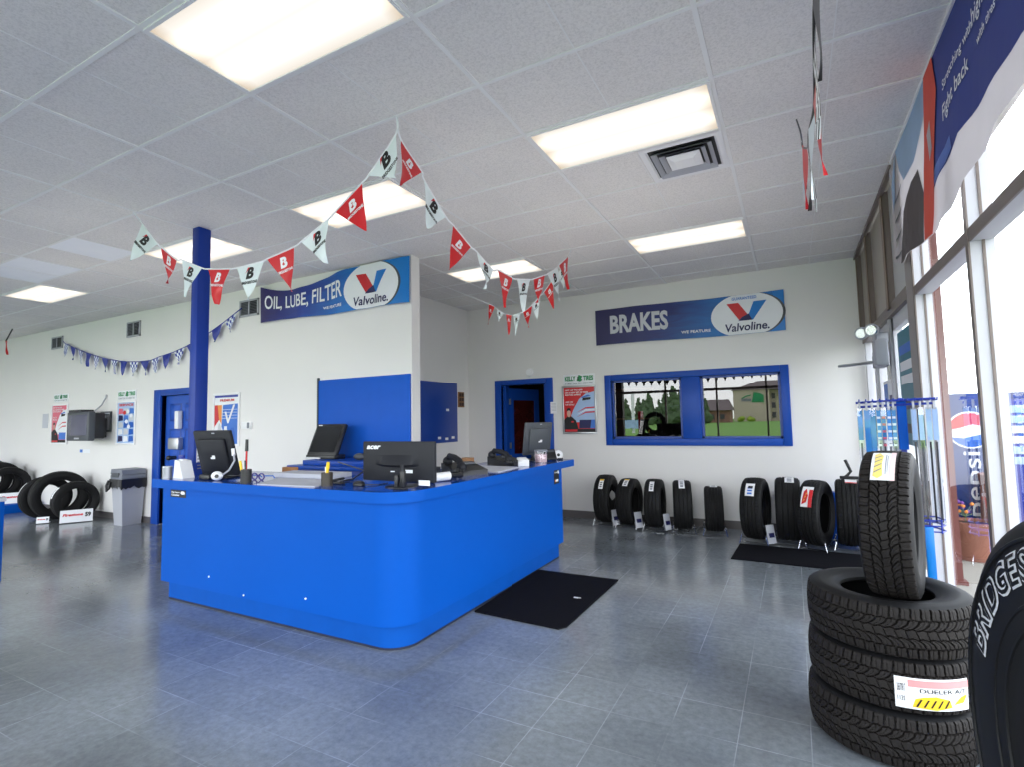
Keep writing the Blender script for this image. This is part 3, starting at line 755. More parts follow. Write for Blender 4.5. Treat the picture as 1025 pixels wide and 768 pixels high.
PY = 2.55; PX = -2.175
def pstring(name, label, base, group, hooks0, hooks1, specs, place, cordmat, mark=True, r=.006, curl=.03):
    t = thing(name, label, 'pennant string', base, 0, group)
    pts = [hooks0]
    for k, (c, ax, ay, bx, by, cx, cy) in enumerate(specs):
        A, B, C = place(ax, ay), place(bx, by), place(cx, cy)
        if k == 0 or (pts[-1] - A).length > .03: pts.append(A)
        pts.append(B)
    pts.append(hooks1)
    catenary(pts, r, t, cordmat)
    for k, (c, ax, ay, bx, by, cx, cy) in enumerate(specs):
        m = {'w': WHITEV, 'r': REDV, 'b': BLUEV, 'c': CHECKB}[c]
        pennant(t, place(ax, ay), place(bx, by), place(cx, cy), m, curl * (1 if k % 3 else 1.6), {'w': 'white', 'r': 'red'}.get(c) if mark else None, k)
    return t
up = Vector((0, 0, 0))
pstring('pennant_string', 'red and white pennant string sagging from the ceiling across the blue column', (-3.7, PY, 2.9), 'red and white tire pennants',
        at_z(133, 212, H - .008), at_z(396.5, 117, H - .008),
        [('w', 142, 223, 158, 244, 133, 262), ('r', 161, 247, 177, 260, 167, 284), ('w', 182, 260, 202, 268, 182.5, 297), ('r', 208, 269, 230, 269, 218, 305),
         ('w', 237, 268, 264, 261, 250, 301), ('r', 267, 259, 294, 247, 291, 292), ('w', 301, 242, 329, 218.5, 323.5, 263), ('r', 335, 212, 362, 183, 367.5, 232), ('w', 368, 176, 396, 134, 397, 178)],
        lambda x, y: at_y(x, y, PY), WPRINT)
pstring('pennant_string', 'red and white pennant string sagging away from the camera towards the back wall', (PX, 4.1, 2.6), 'red and white tire pennants',
        at_z(396.5, 117, H - .008), at_z(572, 250, H - .008),
        [('r', 401, 140, 422, 172, 397, 187), ('w', 424, 180, 446, 217, 428.5, 229), ('r', 453, 225, 471, 247, 451, 270), ('w', 477, 252, 493, 270, 484, 289.5), ('r', 498, 270, 513, 278, 503, 308.5),
         ('w', 518, 279, 531, 279.5, 525.5, 312), ('r', 534.5, 279, 546, 275, 540, 303), ('w', 548.5, 274, 559, 267, 559.5, 301), ('r', 560, 265, 569, 256, 568.5, 290)],
        lambda x, y: at_x(x, y, PX), WPRINT)
PY2 = 5.66
pstring('pennant_string', 'short far swag of red and white pennants hanging nearest the inner doorway', (-3.2, PY2, 2.5), 'red and white tire pennants',
        at_z(572, 250, H - .008), Vector((-4.35, PY2, H - .008)),
        [('w', 569, 258, 558, 275, 566, 289), ('r', 554, 279, 545, 292, 554.5, 309), ('w', 541, 296, 533, 305, 537.5, 321), ('r', 533, 306, 524, 312, 530, 328), ('w', 522, 312, 514, 315, 517, 336),
         ('r', 512, 315, 506, 314, 508.5, 335), ('w', 503, 313, 497, 309, 498, 321), ('r', 494.5, 307, 489, 304, 488.5, 325)],
        lambda x, y: at_y(x, y, PY2), WPRINT, r=.004)
# blue and checked string along the middle wall
PYM = YM - .06
SX = [64, 70, 77, 85, 93, 101, 110, 119.5, 129, 140, 150.5, 161.5, 173.5, 186, 199, 211, 224, 238]
def sag(x):
    t = (x - 63) / (240 - 63)
    return 342 + (309 - 342) * t + 33 * math.sin(PI * t) ** .92 * (1.05 if t < .5 else 1.0)
sp = []
for k in range(len(SX) - 1):
    a = SX[k] + .8; b = SX[k + 1] - 1.6; w = b - a
    sp.append(('b' if k % 2 else 'c', a, sag(a), b, sag(b), a + w * .42, (sag(a) + sag(b)) / 2 + 11.5 + w * .35))
pstring('pennant_string', 'blue and checkered pennant string drooping along the far white wall', (-9.5, PYM, 2.4), None,
        at_y(62.8, 341, YM - .01), at_y(242, 308, YM - .01), sp, lambda x, y: at_y(x, y, PYM), BLUEV, mark=False, r=.008)
# string seen end-on near the storefront
t = thing('pennant_string', 'string of black, white and red pennants seen end-on below the ceiling near the storefront', 'pennant string', (.13, 2.3, 2.5))
pp = []
for k in range(15):
    q = k / 14; pp.append(Vector((.13 + .006 * math.sin(k * 2.1), .7 + 3.2 * q, H - .008 - .78 * math.sin(PI * q) ** .9)))
catenary(pp, .005, t, BLACK)
for k in range(1, 13):
    A, B = pp[k] + Vector((.004, .03, 0)), pp[k + 1] - Vector((.004, .03, 0))
    C = (A + B) / 2 + Vector((.012 * math.sin(k * 2.3), .02, -.33))
    pennant(t, A, B, C, (BLACK, CHECKK, REDV, WHITEV)[k % 4], .018, None, k)
# dark string along the front glass
t = thing('pennant_string', 'row of dark pennants along the front glass, seen mirrored in the interior window', 'pennant string', (-4.3, -2.3, 2.6))
pp = [Vector((-5.35 + .26 * k, -2.3, 2.86 + .01 * abs(k - 5))) for k in range(20)]
catenary(pp, .006, t, BLACK)
for k in range(19): pennant(t, pp[k] + Vector((.02, 0, 0)), pp[k + 1] - Vector((.02, 0, 0)), (pp[k] + pp[k + 1]) / 2 - Vector((0, 0, .27)), BLACK, .01, None, k)
# scrap hanging by the far end
t = thing('pennant_scrap', 'torn red pennant scrap dangling from a dark cord near the far ceiling', 'pennant', (-13.2, 4.36, 2.6))
SY = at_z(12.5, 329, H - .004).y
a, b = at_y(12.5, 329, SY), at_y(6, 341, SY)
MB().tube([a, a.lerp(b, .5), b], .012, 6).build('cord', BLACK, t)
pennant(t, b + Vector((-.05, 0, .02)), b + Vector((.06, 0, 0)), at_y(8, 355, SY), REDV, .04, None, 3)

# ================================================================== POSTERS AND WALL FITTINGS
def poster(label, Y, x0, x1, z0, z1, kind, header=None, frame=WHITE, fw=.03):
    t = thing('poster', label, 'poster', ((x0 + x1) / 2, Y - .012, z0))
    f = MB()
    for q in ((x0, x1, z0, z0 + fw), (x0, x1, z1 - fw, z1), (x0, x0 + fw, z0 + fw, z1 - fw), (x1 - fw, x1, z0 + fw, z1 - fw)): f.box(q[0], q[1], Y - .025, Y - .001, q[2], q[3], .004)
    f.build('frame', frame, t)
    w, h = x1 - x0 - 2 * fw, z1 - z0 - 2 * fw
    fn0 = plane_fn((x0 + fw, Y - .008, z0 + fw), (w, 0, 0), (0, 0, h), (0, -1, 0))
    base = {'red': REDV, 'collage': LBPRINT, 'vee': WPRINT, 'pink': PINK}[kind]
    p = sheet('print', fn0, 1, 1, 2, 2, base, t)
    A = lambda nm, sh, m, o, lb=None: art(nm, sh, fn0, m, p, o, None, lb)
    if kind in ('red', 'pink'):
        A('car_sweep', [[(.22, .36), (.3, .5), (.5, .74), (.72, .86), (1, .9), (1, .22), (.4, .22)]], LBPRINT if kind == 'red' else WPRINT, .002)
        A('car_window', [[(.6, .70), (.86, .72), (.88, .77), (.62, .765)]], KPRINT, .004)
        A('car_sweep', [[(.55, .78), (.8, .83), (.88, .80), (.6, .76)]], BPRINT, .003)
        for k in range(3): A('red_ribbon', [[(.4, .33 + .05 * k), (.7, .42 + .05 * k), (1, .43 + .05 * k), (1, .46 + .05 * k), (.7, .45 + .05 * k)]], REDL if k != 1 else WPRINT, .004)
        A('jeans', [[(.48, .08), (.5, .27), (.98, .27), (1, .08)]], BPRINT if kind == 'pink' else NPRINT, .004)
        A('jeans_highlight', [[(.84, .08), (.88, .27), (1, .27), (1, .08)]], BPRINT, .005)
        A('lower_band', [rect(0, 1, 0, .07)], KPRINT, .004); A('lower_band', [rect(.02, .42, .012, .06)], REDL, .005)
        A('printed_shirt', [[(0, .07), (0, .28), (.1, .35), (.24, .35), (.38, .26), (.46, .07)]], KPRINT, .005)
        A('printed_face', [ell(.155, .42, .062, .085, 20)], SKINP, .006)
        A('printed_hair', [[(.08, .47), (.10, .53), (.16, .545), (.21, .53), (.228, .47), (.21, .475), (.155, .49), (.1, .475)]], KPRINT, .007)
        A('badge', [ell(.27, .23, .045, .02, 14)], REDL, .006)
        A('lettering', [text_fit('GET UP TO $70', .04, .62, .925, .96, bold=.03), text_fit('ON A NEW SET OF TIRES', .04, .80, .87, .905, bold=.03), text_fit('AND FUEL SAVINGS', .04, .56, .82, .855, bold=.03)], WPRINT, .005)
        A('lettering', [text_fit('ASK US', .05, .3, .66, .695, bold=.02), text_fit('FOR DETAILS', .05, .34, .60, .635, bold=.02)], WPRINT, .005)
    elif kind == 'collage':
        A('lettering', [text_fit('SERVICE', .08, .9, .91, .97, bold=.04)], REDL, .004)
        rs = random.Random(5)
        for r in range(5):
            for c in range(3):
                x, y = .05 + c * .31, .03 + r * .17
                A('photo_block', [[(x, y), (x + .27, y + .02), (x + .25, y + .14), (x + .02, y + .15)]], rs.choice([BPRINT, BPRINT, WPRINT, PINK, NPRINT, MIDV, GPRINT]), .003)
        for k in range(5): A('photo_block', [ell(rs.uniform(.15, .85), rs.uniform(.1, .85), .09, .05, 16)], rs.choice([WPRINT, REDL, BPRINT]), .005)
    else:
        A('top_band', [rect(.0, 1, .955, 1)], BLUEV, .002)
        A('lettering', [text_fit('PREMIUM', .22, .82, .87, .92, bold=.04)], REDL, .004)
        A('blue_field', [[(.3, .35), (.35, .8), (1, .82), (1, 0), (.6, 0)]], BPRINT, .002)
        A('red_field', [[(0, .35), (0, .8), (.12, .8), (.2, .5)]], REDL, .003); A('orange_field', [[(.12, .8), (.3, .8), (.3, .4), (.18, .52)]], OPRINT, .003)
        A('vee', [[(.42, .66), (.50, .66), (.58, .50), (.78, .80), (.86, .80), (.60, .42), (.55, .42)]], WPRINT, .004)
        for k in range(4): A('text_line', [rect(.32, .95, .70 - k * .06, .707 - k * .06)], WPRINT, .004)
        A('bottle', [[(.36, 0), (.36, .22), (.42, .30), (.42, .36), (.54, .36), (.54, .30), (.6, .22), (.6, 0)]], WPRINT, .005)
        A('bottle', [[(.66, 0), (.66, .24), (.7, .33), (.82, .33), (.86, .24), (.86, 0)]], MIDV, .005)
        A('tower', [[(.1, .1), (.16, .34), (.2, .42), (.24, .42), (.28, .34), (.34, .1)]], GPRINT, .005)
    if header:
        hx0, hx1, hz0, hz1 = header
        hd = MB(); hd.box(hx0, hx1, Y - .012, Y - .001, hz0, hz1, .002); s = hd.build('header_sign', WPRINT, t)
        ff = plane_fn((hx0, Y - .012, hz0), (hx1 - hx0, 0, 0), (0, 0, hz1 - hz0), (0, -1, 0))
        art('lettering', [text_fit('KELLY', .05, .40, .45, .85, bold=.05), text_fit('TIRES', .64, .96, .45, .85, bold=.05)], ff, GREENP, s, .002, None, 'green lettering')
        art('emblem', [[(.43, .45), (.5, .95), (.62, .80), (.58, .62), (.62, .5), (.54, .36)]], ff, GREENP, s, .002)
        art('emblem_letter', [text_fit('K', .46, .52, .48, .78, bold=.05)], ff, KPRINT, s, .003)
        art('lettering', [text_fit('A GREAT DEAL ON A GREAT TIRE', .06, .94, .12, .28, bold=.01)], ff, GREYP, s, .002)
    return t
poster('red framed tire poster with a dark-shirted man, beside the open doorway', YB, -3.23, -2.66, 1.295, 2.055, 'red', (-3.2, -2.68, 2.06, 2.245), ALU)
poster('faded pink and white framed poster partly behind the wall television', YM, -12.64, -12.0, 1.25, 2.01, 'pink', (-12.58, -12.02, 2.05, 2.2))
poster('blue collage poster on the white wall above the trash bin', YM, -10.27, -9.67, 1.245, 1.99, 'collage', (-10.26, -9.68, 2.0, 2.165))
poster('white poster with a V and bottles, behind the tilted counter monitor', YM, -7.57, -6.96, 1.24, 2.005, 'vee')

# framed certificate, taped papers, sticker
t = thing('framed_certificate', 'small grey framed certificate between the television and the collage poster', 'certificate', (-10.62, YM - .01, 1.47))
MB().box(-10.79, -10.44, YM - .025, YM - .001, 1.47, 1.825, .004).build('frame', DGREY, t)
fn = plane_fn((-10.79, YM - .026, 1.47), (.35, 0, 0), (0, 0, .355), (0, -1, 0))
art('paper', [rect(.08, .92, .08, .93)], fn, GPAPER, t, .001); art('heading', [rect(.12, .88, .80, .88)], fn, GREYP, t, .002)
art('text_line', [rect(.16, .84, .68 - k * .08, .69 - k * .08) for k in range(7)], fn, LGREY, t, .002)
a, b = at_y(43, 415, YM), at_y(48, 429, YM)
tag(MB().box(a.x, b.x, YM - .004, YM - .001, b.z, a.z).build('wall_notice', GPAPER), 'faint white notice taped on the wall beyond the pink poster', 'notice')
a, b = at_y(80, 450, YM), at_y(90, 454, YM)
o = thing('wall_sticker', 'small pale blue and white sticker on the wall below the television', 'sticker', ((a.x + b.x) / 2, YM - .002, b.z))
MB().box(a.x, b.x, YM - .003, YM - .001, b.z, a.z).build('sticker_sheet', WPRINT, o)
art('blue_mark', [rect(.02, .3, .1, .9)], plane_fn((a.x, YM - .003, b.z), (b.x - a.x, 0, 0), (0, 0, a.z - b.z), (0, -1, 0)), BPRINT, o)

# wall television on its bracket
FY = 4.42
a, b = at_y(67, 413.5, FY), at_y(88, 442, FY); x0, x1, z1, z0 = a.x, b.x, a.z, b.z
t = thing('wall_television', 'small deep grey-screened television on a bracket high on the far wall', 'television', ((x0 + x1) / 2, 4.6, z0))
MB().box(x0, x1, FY, FY + .10, z0, z1, .02).build('front_case', DGREY, t)
m = MB(); m.box(x0 + .03, x1 - .03, FY + .09, FY + .26, z0 + .03, z1 - .02, .03); m.box(x0 + .12, x1 - .12, FY + .25, FY + .33, z0 + .1, z1 - .1, .03); m.build('back_case', BLACK, t)
TVS = mat('grey_television_screen', rgb(88, 88, 108), 0.2, var=.3, scale=2)
MB().box(x0 + .07, x1 - .06, FY - .006, FY + .01, z0 + .09, z1 - .05, .012).build('screen', TVS, t)
MB().box(x0 + .3, x1 - .3, FY - .008, FY, z0 + .03, z0 + .055).build('control_strip', LGREY, t)
m = MB(); m.box((x0 + x1) / 2 - .05, (x0 + x1) / 2 + .05, FY + .2, YM - .002, z0 + .15, z0 + .22); m.box((x0 + x1) / 2 - .1, (x0 + x1) / 2 + .1, YM - .02, YM - .001, z0 + .05, z0 + .4); m.build('wall_bracket', BLACK, t)
m = MB(); m.tube([((x0 + x1) / 2, 4.62, z1 - .03), ((x0 + x1) / 2 + .05, 4.74, z1 + .12), ((x0 + x1) / 2 + .08, YM - .02, z1 + .25), ((x0 + x1) / 2 + .1, YM - .02, z1 + .3)], .012); m.build('cable', LGREY, t)
m = MB(); m.box(x0 + .0, x0 + .42, FY + .02, FY + .22, z1 - .005, z1 + .04, .01)
tag(m.build('media_player', BLACK), 'slim black box lying on top of the wall television', 'media player')

# wall vents
for (x0, x1, z0, z1), lb in (((-12.77, -12.33, 3.11, 3.345), 'small grey wall vent at the far end of the checkered string'), ((-10.03, -9.62, 3.09, 3.35), 'small grey wall vent above the dip of the checkered string'), ((-7.0, -6.585, 3.10, 3.34), 'small grey wall vent beside the oil, lube, filter banner')):
    t = thing('wall_vent', lb, 'wall vent', ((x0 + x1) / 2, YM - .01, z0), 0, 'return air grilles on the middle wall')
    f = MB()
    for q in ((x0, x1, z0, z0 + .025), (x0, x1, z1 - .025, z1), (x0, x0 + .025, z0, z1), (x1 - .025, x1, z0, z1), ((x0 + x1) / 2 - .01, (x0 + x1) / 2 + .01, z0, z1)): f.box(q[0], q[1], YM - .02, YM - .001, q[2], q[3])
    f.build('frame', LGREY, t)
    MB().box(x0 + .02, (x0 + x1) / 2, YM - .006, YM - .001, z0 + .02, z1 - .02).build('duct_opening', DGREY, t)
    MB().box((x0 + x1) / 2, x1 - .02, YM - .006, YM - .001, z0 + .02, z1 - .02).build('duct_opening', BLACK, t)
    f = MB()
    for k in range(9):
        z = z0 + .03 + (z1 - z0 - .06) * k / 8
        f.add([(x0 + .02, YM - .018, z), (x1 - .02, YM - .018, z), (x1 - .02, YM - .006, z + .012), (x0 + .02, YM - .006, z + .012)], [(0, 1, 2, 3)])
    f.build('louvre', GREYP, t)

# thermostat
t = thing('thermostat', 'small beige wall thermostat to the side of the V poster', 'thermostat', (-6.78, YM - .02, 1.48))
MB().box(-6.88, -6.69, YM - .045, YM - .001, 1.48, 1.58, .01).build('case', WHITE, t)
MB().box(-6.75, -6.70, YM - .05, YM - .04, 1.49, 1.57, .006).build('display', GREYP, t)

# blue boards
t = thing('blue_wall_panel', 'large plain blue board on the middle wall behind the counter', 'wall board', (-4.63, YM - .01, 1.1))
MB().box(-5.37, -3.885, YM - .022, YM - .001, 1.1, 2.098, .003).build('board', mat('board_blue', rgb(20, 88, 192), .5, spec=.2), t)
MB().box(-5.39, -5.37, YM - .03, YM - .001, 1.1, 2.13).build('edge_strip', DGREY, t)
t = thing('blue_wall_panel', 'narrower dark blue board with white tags on the short side wall', 'wall board', (XRET + .01, 6.94, 1.19))
MB().box(XRET + .001, XRET + .022, 6.44, 7.42, 1.19, 2.178, .003).build('board', DBLUE, t)
for y, z in ((7.13, 1.72), (6.9, 1.27), (7.1, 1.25), (7.28, 1.265)): MB().box(XRET + .02, XRET + .026, y - .04, y + .04, z - .02, z + .02).build('tag', WHITE, t)
t = thing('key_plaque', 'small brown wooden key plaque near the corner of the short side wall', 'plaque', (XRET + .01, 7.55, 1.77))
MB().box(XRET + .001, XRET + .02, 7.465, 7.64, 1.77, 2.03, .004).build('backing', WOOD, t)
for r in range(3):
    for c in range(2): MB().box(XRET + .02, XRET + .028, 7.485 + c * .075, 7.545 + c * .075, 1.79 + r * .08, 1.85 + r * .08, .003).build('slot', BROWN, t)
t = thing('paper_notice', 'small white paper notice taped beside the frame of the open doorway', 'notice', (-3.38, YB - .03, 1.55))
a, b = at_y(551.5, 403, YB - .03), at_y(558, 414.5, YB - .03)
MB().box(a.x, b.x, YB - .034, YB - .03, b.z, a.z).build('paper', PAPER, t)
art('text_line', [rect(.1, .9, .85 - k * .12, .87 - k * .12) for k in range(6)], plane_fn((a.x, YB - .034, b.z), (b.x - a.x, 0, 0), (0, 0, a.z - b.z), (0, -1, 0)), GREYP, t, .001)
p = at_y(530.7, 372.5, YB)
m = MB(); m.cyl((p.x, YB - .03, p.z), (p.x, YB - .001, p.z), .055, .07, 24); tag(m.build('door_chime', WHITE), 'round white chime high on the back wall over the doorway', 'chime')

# emergency light near the entrance corner
p = at_x(876, 331, .72)
t = thing('emergency_light', 'white emergency light with two round lamps by the far entrance corner', 'emergency light', (p.x, p.y, p.z - .3))
MB().box(.70, .80, p.y - .10, p.y + .10, p.z - .33, p.z - .09, .015).build('battery_case', LGREY, t)
m = MB(); m.box(.72, .815, p.y - .05, p.y + .05, p.z - .12, p.z - .02, .01); m.build('bracket', LGREY, t)
for dy, dx in ((-.08, -.01), (.10, -.07)):
    m = MB(); c = Vector((.70 + dx, p.y + dy, p.z)); n = Vector((-.5, -.85, -.1)).normalized()
    m.cyl(c - n * .05, c + n * .02, .045, .062, 20); m.build('lamp_head', LGREY, t)
    m = MB(); m.cyl(c + n * .018, c + n * .03, .053, .044, 20); m.build('lens', CHROME, t)
# door closer with its arm
t = thing('door_closer', 'grey door closer with a long arm sticking out from the entrance door', 'door closer', (.78, 6.3, 2.0))
m = MB(); m.box(.74, .845, 6.1, 6.4, 1.98, 2.12, .015); m.build('closer_body', GREYP, t)
m = MB(); m.tube([(.78, 6.25, 2.04), (.6, 6.75, 2.06), (.50, 7.02, 2.075)], .018, 8); m.box(.735, .83, 6.15, 6.35, 2.12, 2.135); m.build('arm', ALU, t)
# posters stuck on the entrance glass
fn = plane_fn((.868, 5.83, 0), (0, -1, 0), (0, 0, 1), (-1, 0, 0))
t = thing('window_poster', 'tall teal and dark poster stuck inside the first entrance door glass', 'poster', (.866, 5.4, 1.3))
TEAL = mat('teal_print', rgb(52, 120, 138), .5, var=.3, scale=4)
art('sheet', [rect(.06, .72, 1.25, 2.24)], fn, TEAL, t, .003)
for z, m_ in ((2.08, BPRINT), (1.94, WPRINT), (1.82, WPRINT), (1.6, NPRINT), (1.4, KPRINT)): art('printed_block', [rect(.12, .62, z - .05, z + .03)], fn, m_, t, .005)
t = thing('window_poster', 'small blue and white notice stuck inside the second entrance door glass', 'notice', (.866, 6.4, 1.5))
fn = plane_fn((.868, 6.80, 0), (0, -1, 0), (0, 0, 1), (-1, 0, 0))
art('sheet', [rect(.06, .66, 1.42, 1.86)], fn, WPRINT, t, .003); art('printed_block', [rect(.08, .32, 1.46, 1.82)], fn, BPRINT, t, .005); art('printed_block', [rect(.4, .64, 1.46, 1.7)], fn, NPRINT, t, .005)

# ================================================================== SERVICE COUNTER
C = 1.06
def ell_path(x0, yf, xr, ye, r, d1, d2, notch=None):
    p = [(x0, yf)]
    for k in range(17):
        t = -PI / 2 + PI / 2 * k / 16; p.append((xr - r + r * math.cos(t), yf + r + r * math.sin(t)))
    p += [(xr, ye), (xr - d2, ye), (xr - d2, yf + d1)] + ([(notch[0], yf + d1), notch, (x0, notch[1])] if notch else [(x0, yf + d1)])
    return p
t = thing('service_counter', 'large L-shaped bright blue service counter with a rounded front corner', 'counter', (-3.6, 3.6, 0))
def side_smooth(m, n):   # shade the outline walls smooth
    for i, f in enumerate(m.f): m.sm[i] = len(f) == 4
m = MB(); m.prism(ell_path(-5.05, 2.75, -2.32, 5.52, .24, .74, .72), .165, .99); side_smooth(m, 0); m.build('body', BLUE, t, angle=.4)
m = MB(); m.prism(ell_path(-5.01, 2.80, -2.365, 5.49, .19, .6, .6), .012, .17); side_smooth(m, 0); m.build('toe_kick', mat('toe_blue', (.002, .08, .40, 1), .5, var=.15, scale=5, spec=.12), t, angle=.4)
m = MB(); m.prism(ell_path(-5.005, 2.797, -2.362, 5.487, .19, .6, .6), 0, .014); m.build('floor_edge', DIRT, t)
m = MB(); P = ell_path(-5.15, 2.705, -2.27, 5.78,  .28, .86, .84, (-5.055, 3.015)); m.prism(P, .985, C - .004); side_smooth(m, 0)
P2 = ell_path(-5.147, 2.708, -2.273, 5.777, .277, .854, .834, (-5.058, 3.012)); n0 = len(m.f); m.prism(P2, C - .004, C)
for i in range(n0, len(m.f)): m.mi[i] = 1 if len(m.f[i]) > 4 and i == n0 + 1 else 0
m.build('countertop', [BLUE, TOPB], t, angle=.4)
fn = plane_fn((0, 2.75, 0), (1, 0, 0), (0, 0, 1), (0, -1, 0))
a, b = at_y(171, 490.5, 2.75), at_y(186, 499, 2.75)
s = art('sticker', [rect(a.x, b.x, b.z, a.z)], fn, KPRINT, t, .002, None, 'black rounded sticker with white figure nine')
w, h = b.x - a.x, a.z - b.z
art('lettering', [text_fit('Pay here', a.x + w * .08, a.x + w * .6, b.z + h * .52, b.z + h * .8, bold=.03), text_fit('Counter', a.x + w * .08, a.x + w * .6, b.z + h * .2, b.z + h * .45, bold=.03), text_fit('9', a.x + w * .66, a.x + w * .94, b.z + h * .12, b.z + h * .88, bold=.06)], fn, WPRINT, s, .004)
fn = plane_fn((-2.32, 0, 0), (0, 1, 0), (0, 0, 1), (1, 0, 0))
a, b = at_x(554.6, 471.5, -2.32), at_x(560, 484, -2.32)
s = art('sticker', [rect(a.y, b.y, b.z, a.z)], fn, KPRINT, t, .002, None, 'black sticker with pale marks at the far end')
w, h = b.y - a.y, a.z - b.z
art('lettering', [text_fit('Pay here', a.y + w * .1, a.y + w * .62, b.z + h * .75, b.z + h * .9, bold=.03), text_fit('9', a.y + w * .68, a.y + w * .95, b.z + h * .55, b.z + h * .95, bold=.06), rect(a.y + w * .15, a.y + w * .8, b.z + h * .15, b.z + h * .32)], fn, WPRINT, s, .004)
art('orange_mark', [rect(a.y + w * .15, a.y + w * .3, b.z + h * .15, b.z + h * .32)], fn, OPRINT, s, .005)
m = MB()
for x, z in ((-4.35, .28), (-3.2, .26), (-3.9, .19)): m.cyl((x, 2.753, z), (x, 2.745, z), .008, seg=8)
m.build('screw_head', WHITE, t)

# back cabinet against the middle wall, with stepped top
t = thing('back_cabinet', 'low blue stepped cabinet against the middle wall behind the counter', 'cabinet', (-4.5, 4.5, 0))
MB().box(-5.12, -3.95, 4.24, YM - .03, 0, 1.02, .006).build('carcass', mat('cabinet_blue', rgb(22, 62, 156), .4), t)
MB().box(-5.20, -3.9, 4.18, YM - .03, 1.02, 1.06, .006).build('top', TRIMB, t)
MB().box(-5.03, -3.95, 4.26, YM - .03, 1.06, 1.115, .006).build('riser', TRIMB, t)
for k in range(2): MB().box(-5.06 + k * .56, -4.54 + k * .56, 4.225, 4.245, .55, .98, .005).build('drawer', TRIMB, t)
for k in range(2): MB().box(-5.06 + k * .56, -4.54 + k * .56, 4.225, 4.245, .08, .52, .005).build('door', TRIMB, t)

# --- monitors
def slab(m, M, w, h, d, bev=.008): m.box(-w / 2, w / 2, -d / 2, d / 2, 0, h, bev, M)
def frame_at(p, rz, tilt): return Matrix.Translation(p) @ Matrix.Rotation(rz, 4, 'Z') @ Matrix.Rotation(tilt, 4, 'X')
# wide monitor with its back to the room
Ya = 2.98; a, b = at_y(363, 442.5, Ya), at_y(434, 485, Ya)
x0, x1, z0, z1 = a.x, b.x, b.z + .005, a.z
t = thing('computer_monitor', 'wide black monitor with white lettering on its back at the rounded counter corner', 'monitor', ((x0 + x1) / 2, Ya + .06, C), 0, 'monitors on the counter')
m = MB(); m.box(x0, x1, Ya, Ya + .035, z0, z1, .006); m.build('back_case', CHAR, t)
MB().box(x0 + .008, x1 - .008, Ya + .033, Ya + .038, z0 + .02, z1 - .008).build('screen', SCREEN, t)
m = MB(); cx = (x0 + x1) / 2; w = x1 - x0; h = z1 - z0
g = []
for k in range(13):
    s_ = k / 12; g.append((cx - w * .30 + w * .60 * s_, z0 + h * (.47 - .06 * math.sin(PI * s_) ** .5)))
vs = [(x, Ya - .0, z0 + h * .66 - h * .02 * abs(x - cx) / w) for x, z in g] + [(x, Ya - .03 * math.sin(PI * k / 12) ** .6 - .001, z) for k, (x, z) in enumerate(g)] + [(x, Ya - .0, z - .018) for x, z in g]
m.add(vs, [(r * 13 + k + 13, r * 13 + k + 14, r * 13 + k + 1, r * 13 + k) for r in (0, 1) for k in range(12)], True); m.build('back_bulge', CHAR, t)
fn = plane_fn((0, Ya, 0), (1, 0, 0), (0, 0, 1), (0, -1, 0))
art('lettering', [text_fit('acer', x0 + w * .06, x0 + w * .27, z0 + h * .80, z0 + h * .90, bold=.04, shear=.3)], fn, WPRINT, t, .002)
art('rating_sticker', [rect(x0 + w * .62, x0 + w * .72, z0 + h * .22, z0 + h * .30)], fn, WPRINT, t, .002); art('rating_sticker', [rect(x0 + w * .41, x0 + w * .47, z0 + h * .235, z0 + h * .26)], fn, WPRINT, t, .002)
art('asset_tag', [rect(x0 + w * .80, x0 + w * .95, z0 - .02, z0 + h * .06)], fn, WHITE, t, .003)
m = MB(); m.box(cx - .035, cx + .035, Ya + .03, Ya + .07, C + .01, z0 + h * .5, .006); m.build('neck', BLACK, t)
m = MB(); m.lathe([(0, .012), (.11, .012), (.125, .006), (.125, 0), (0, 0)], 32, (cx, Ya + .06, C)); m.build('base', BLACK, t)
# camera clamp in front of it
p = at_z(399, 491, C)
t = thing('desk_clamp', 'small black clamp gadget standing in front of the wide monitor', 'gadget', (p.x, p.y, C))
m = MB(); m.box(p.x - .045, p.x - .012, p.y, p.y + .03, C, C + .10, .005); m.box(p.x + .005, p.x + .04, p.y, p.y + .03, C + .02, C + .13, .006); m.build('jaw', BLACK, t)
m = MB(); m.cyl((p.x + .02, p.y + .015, C + .12), (p.x + .015, p.y + .015, C + .17), .014); m.box(p.x - .05, p.x + .05, p.y - .01, p.y + .04, C, C + .018, .005); m.build('stem', CHAR, t)
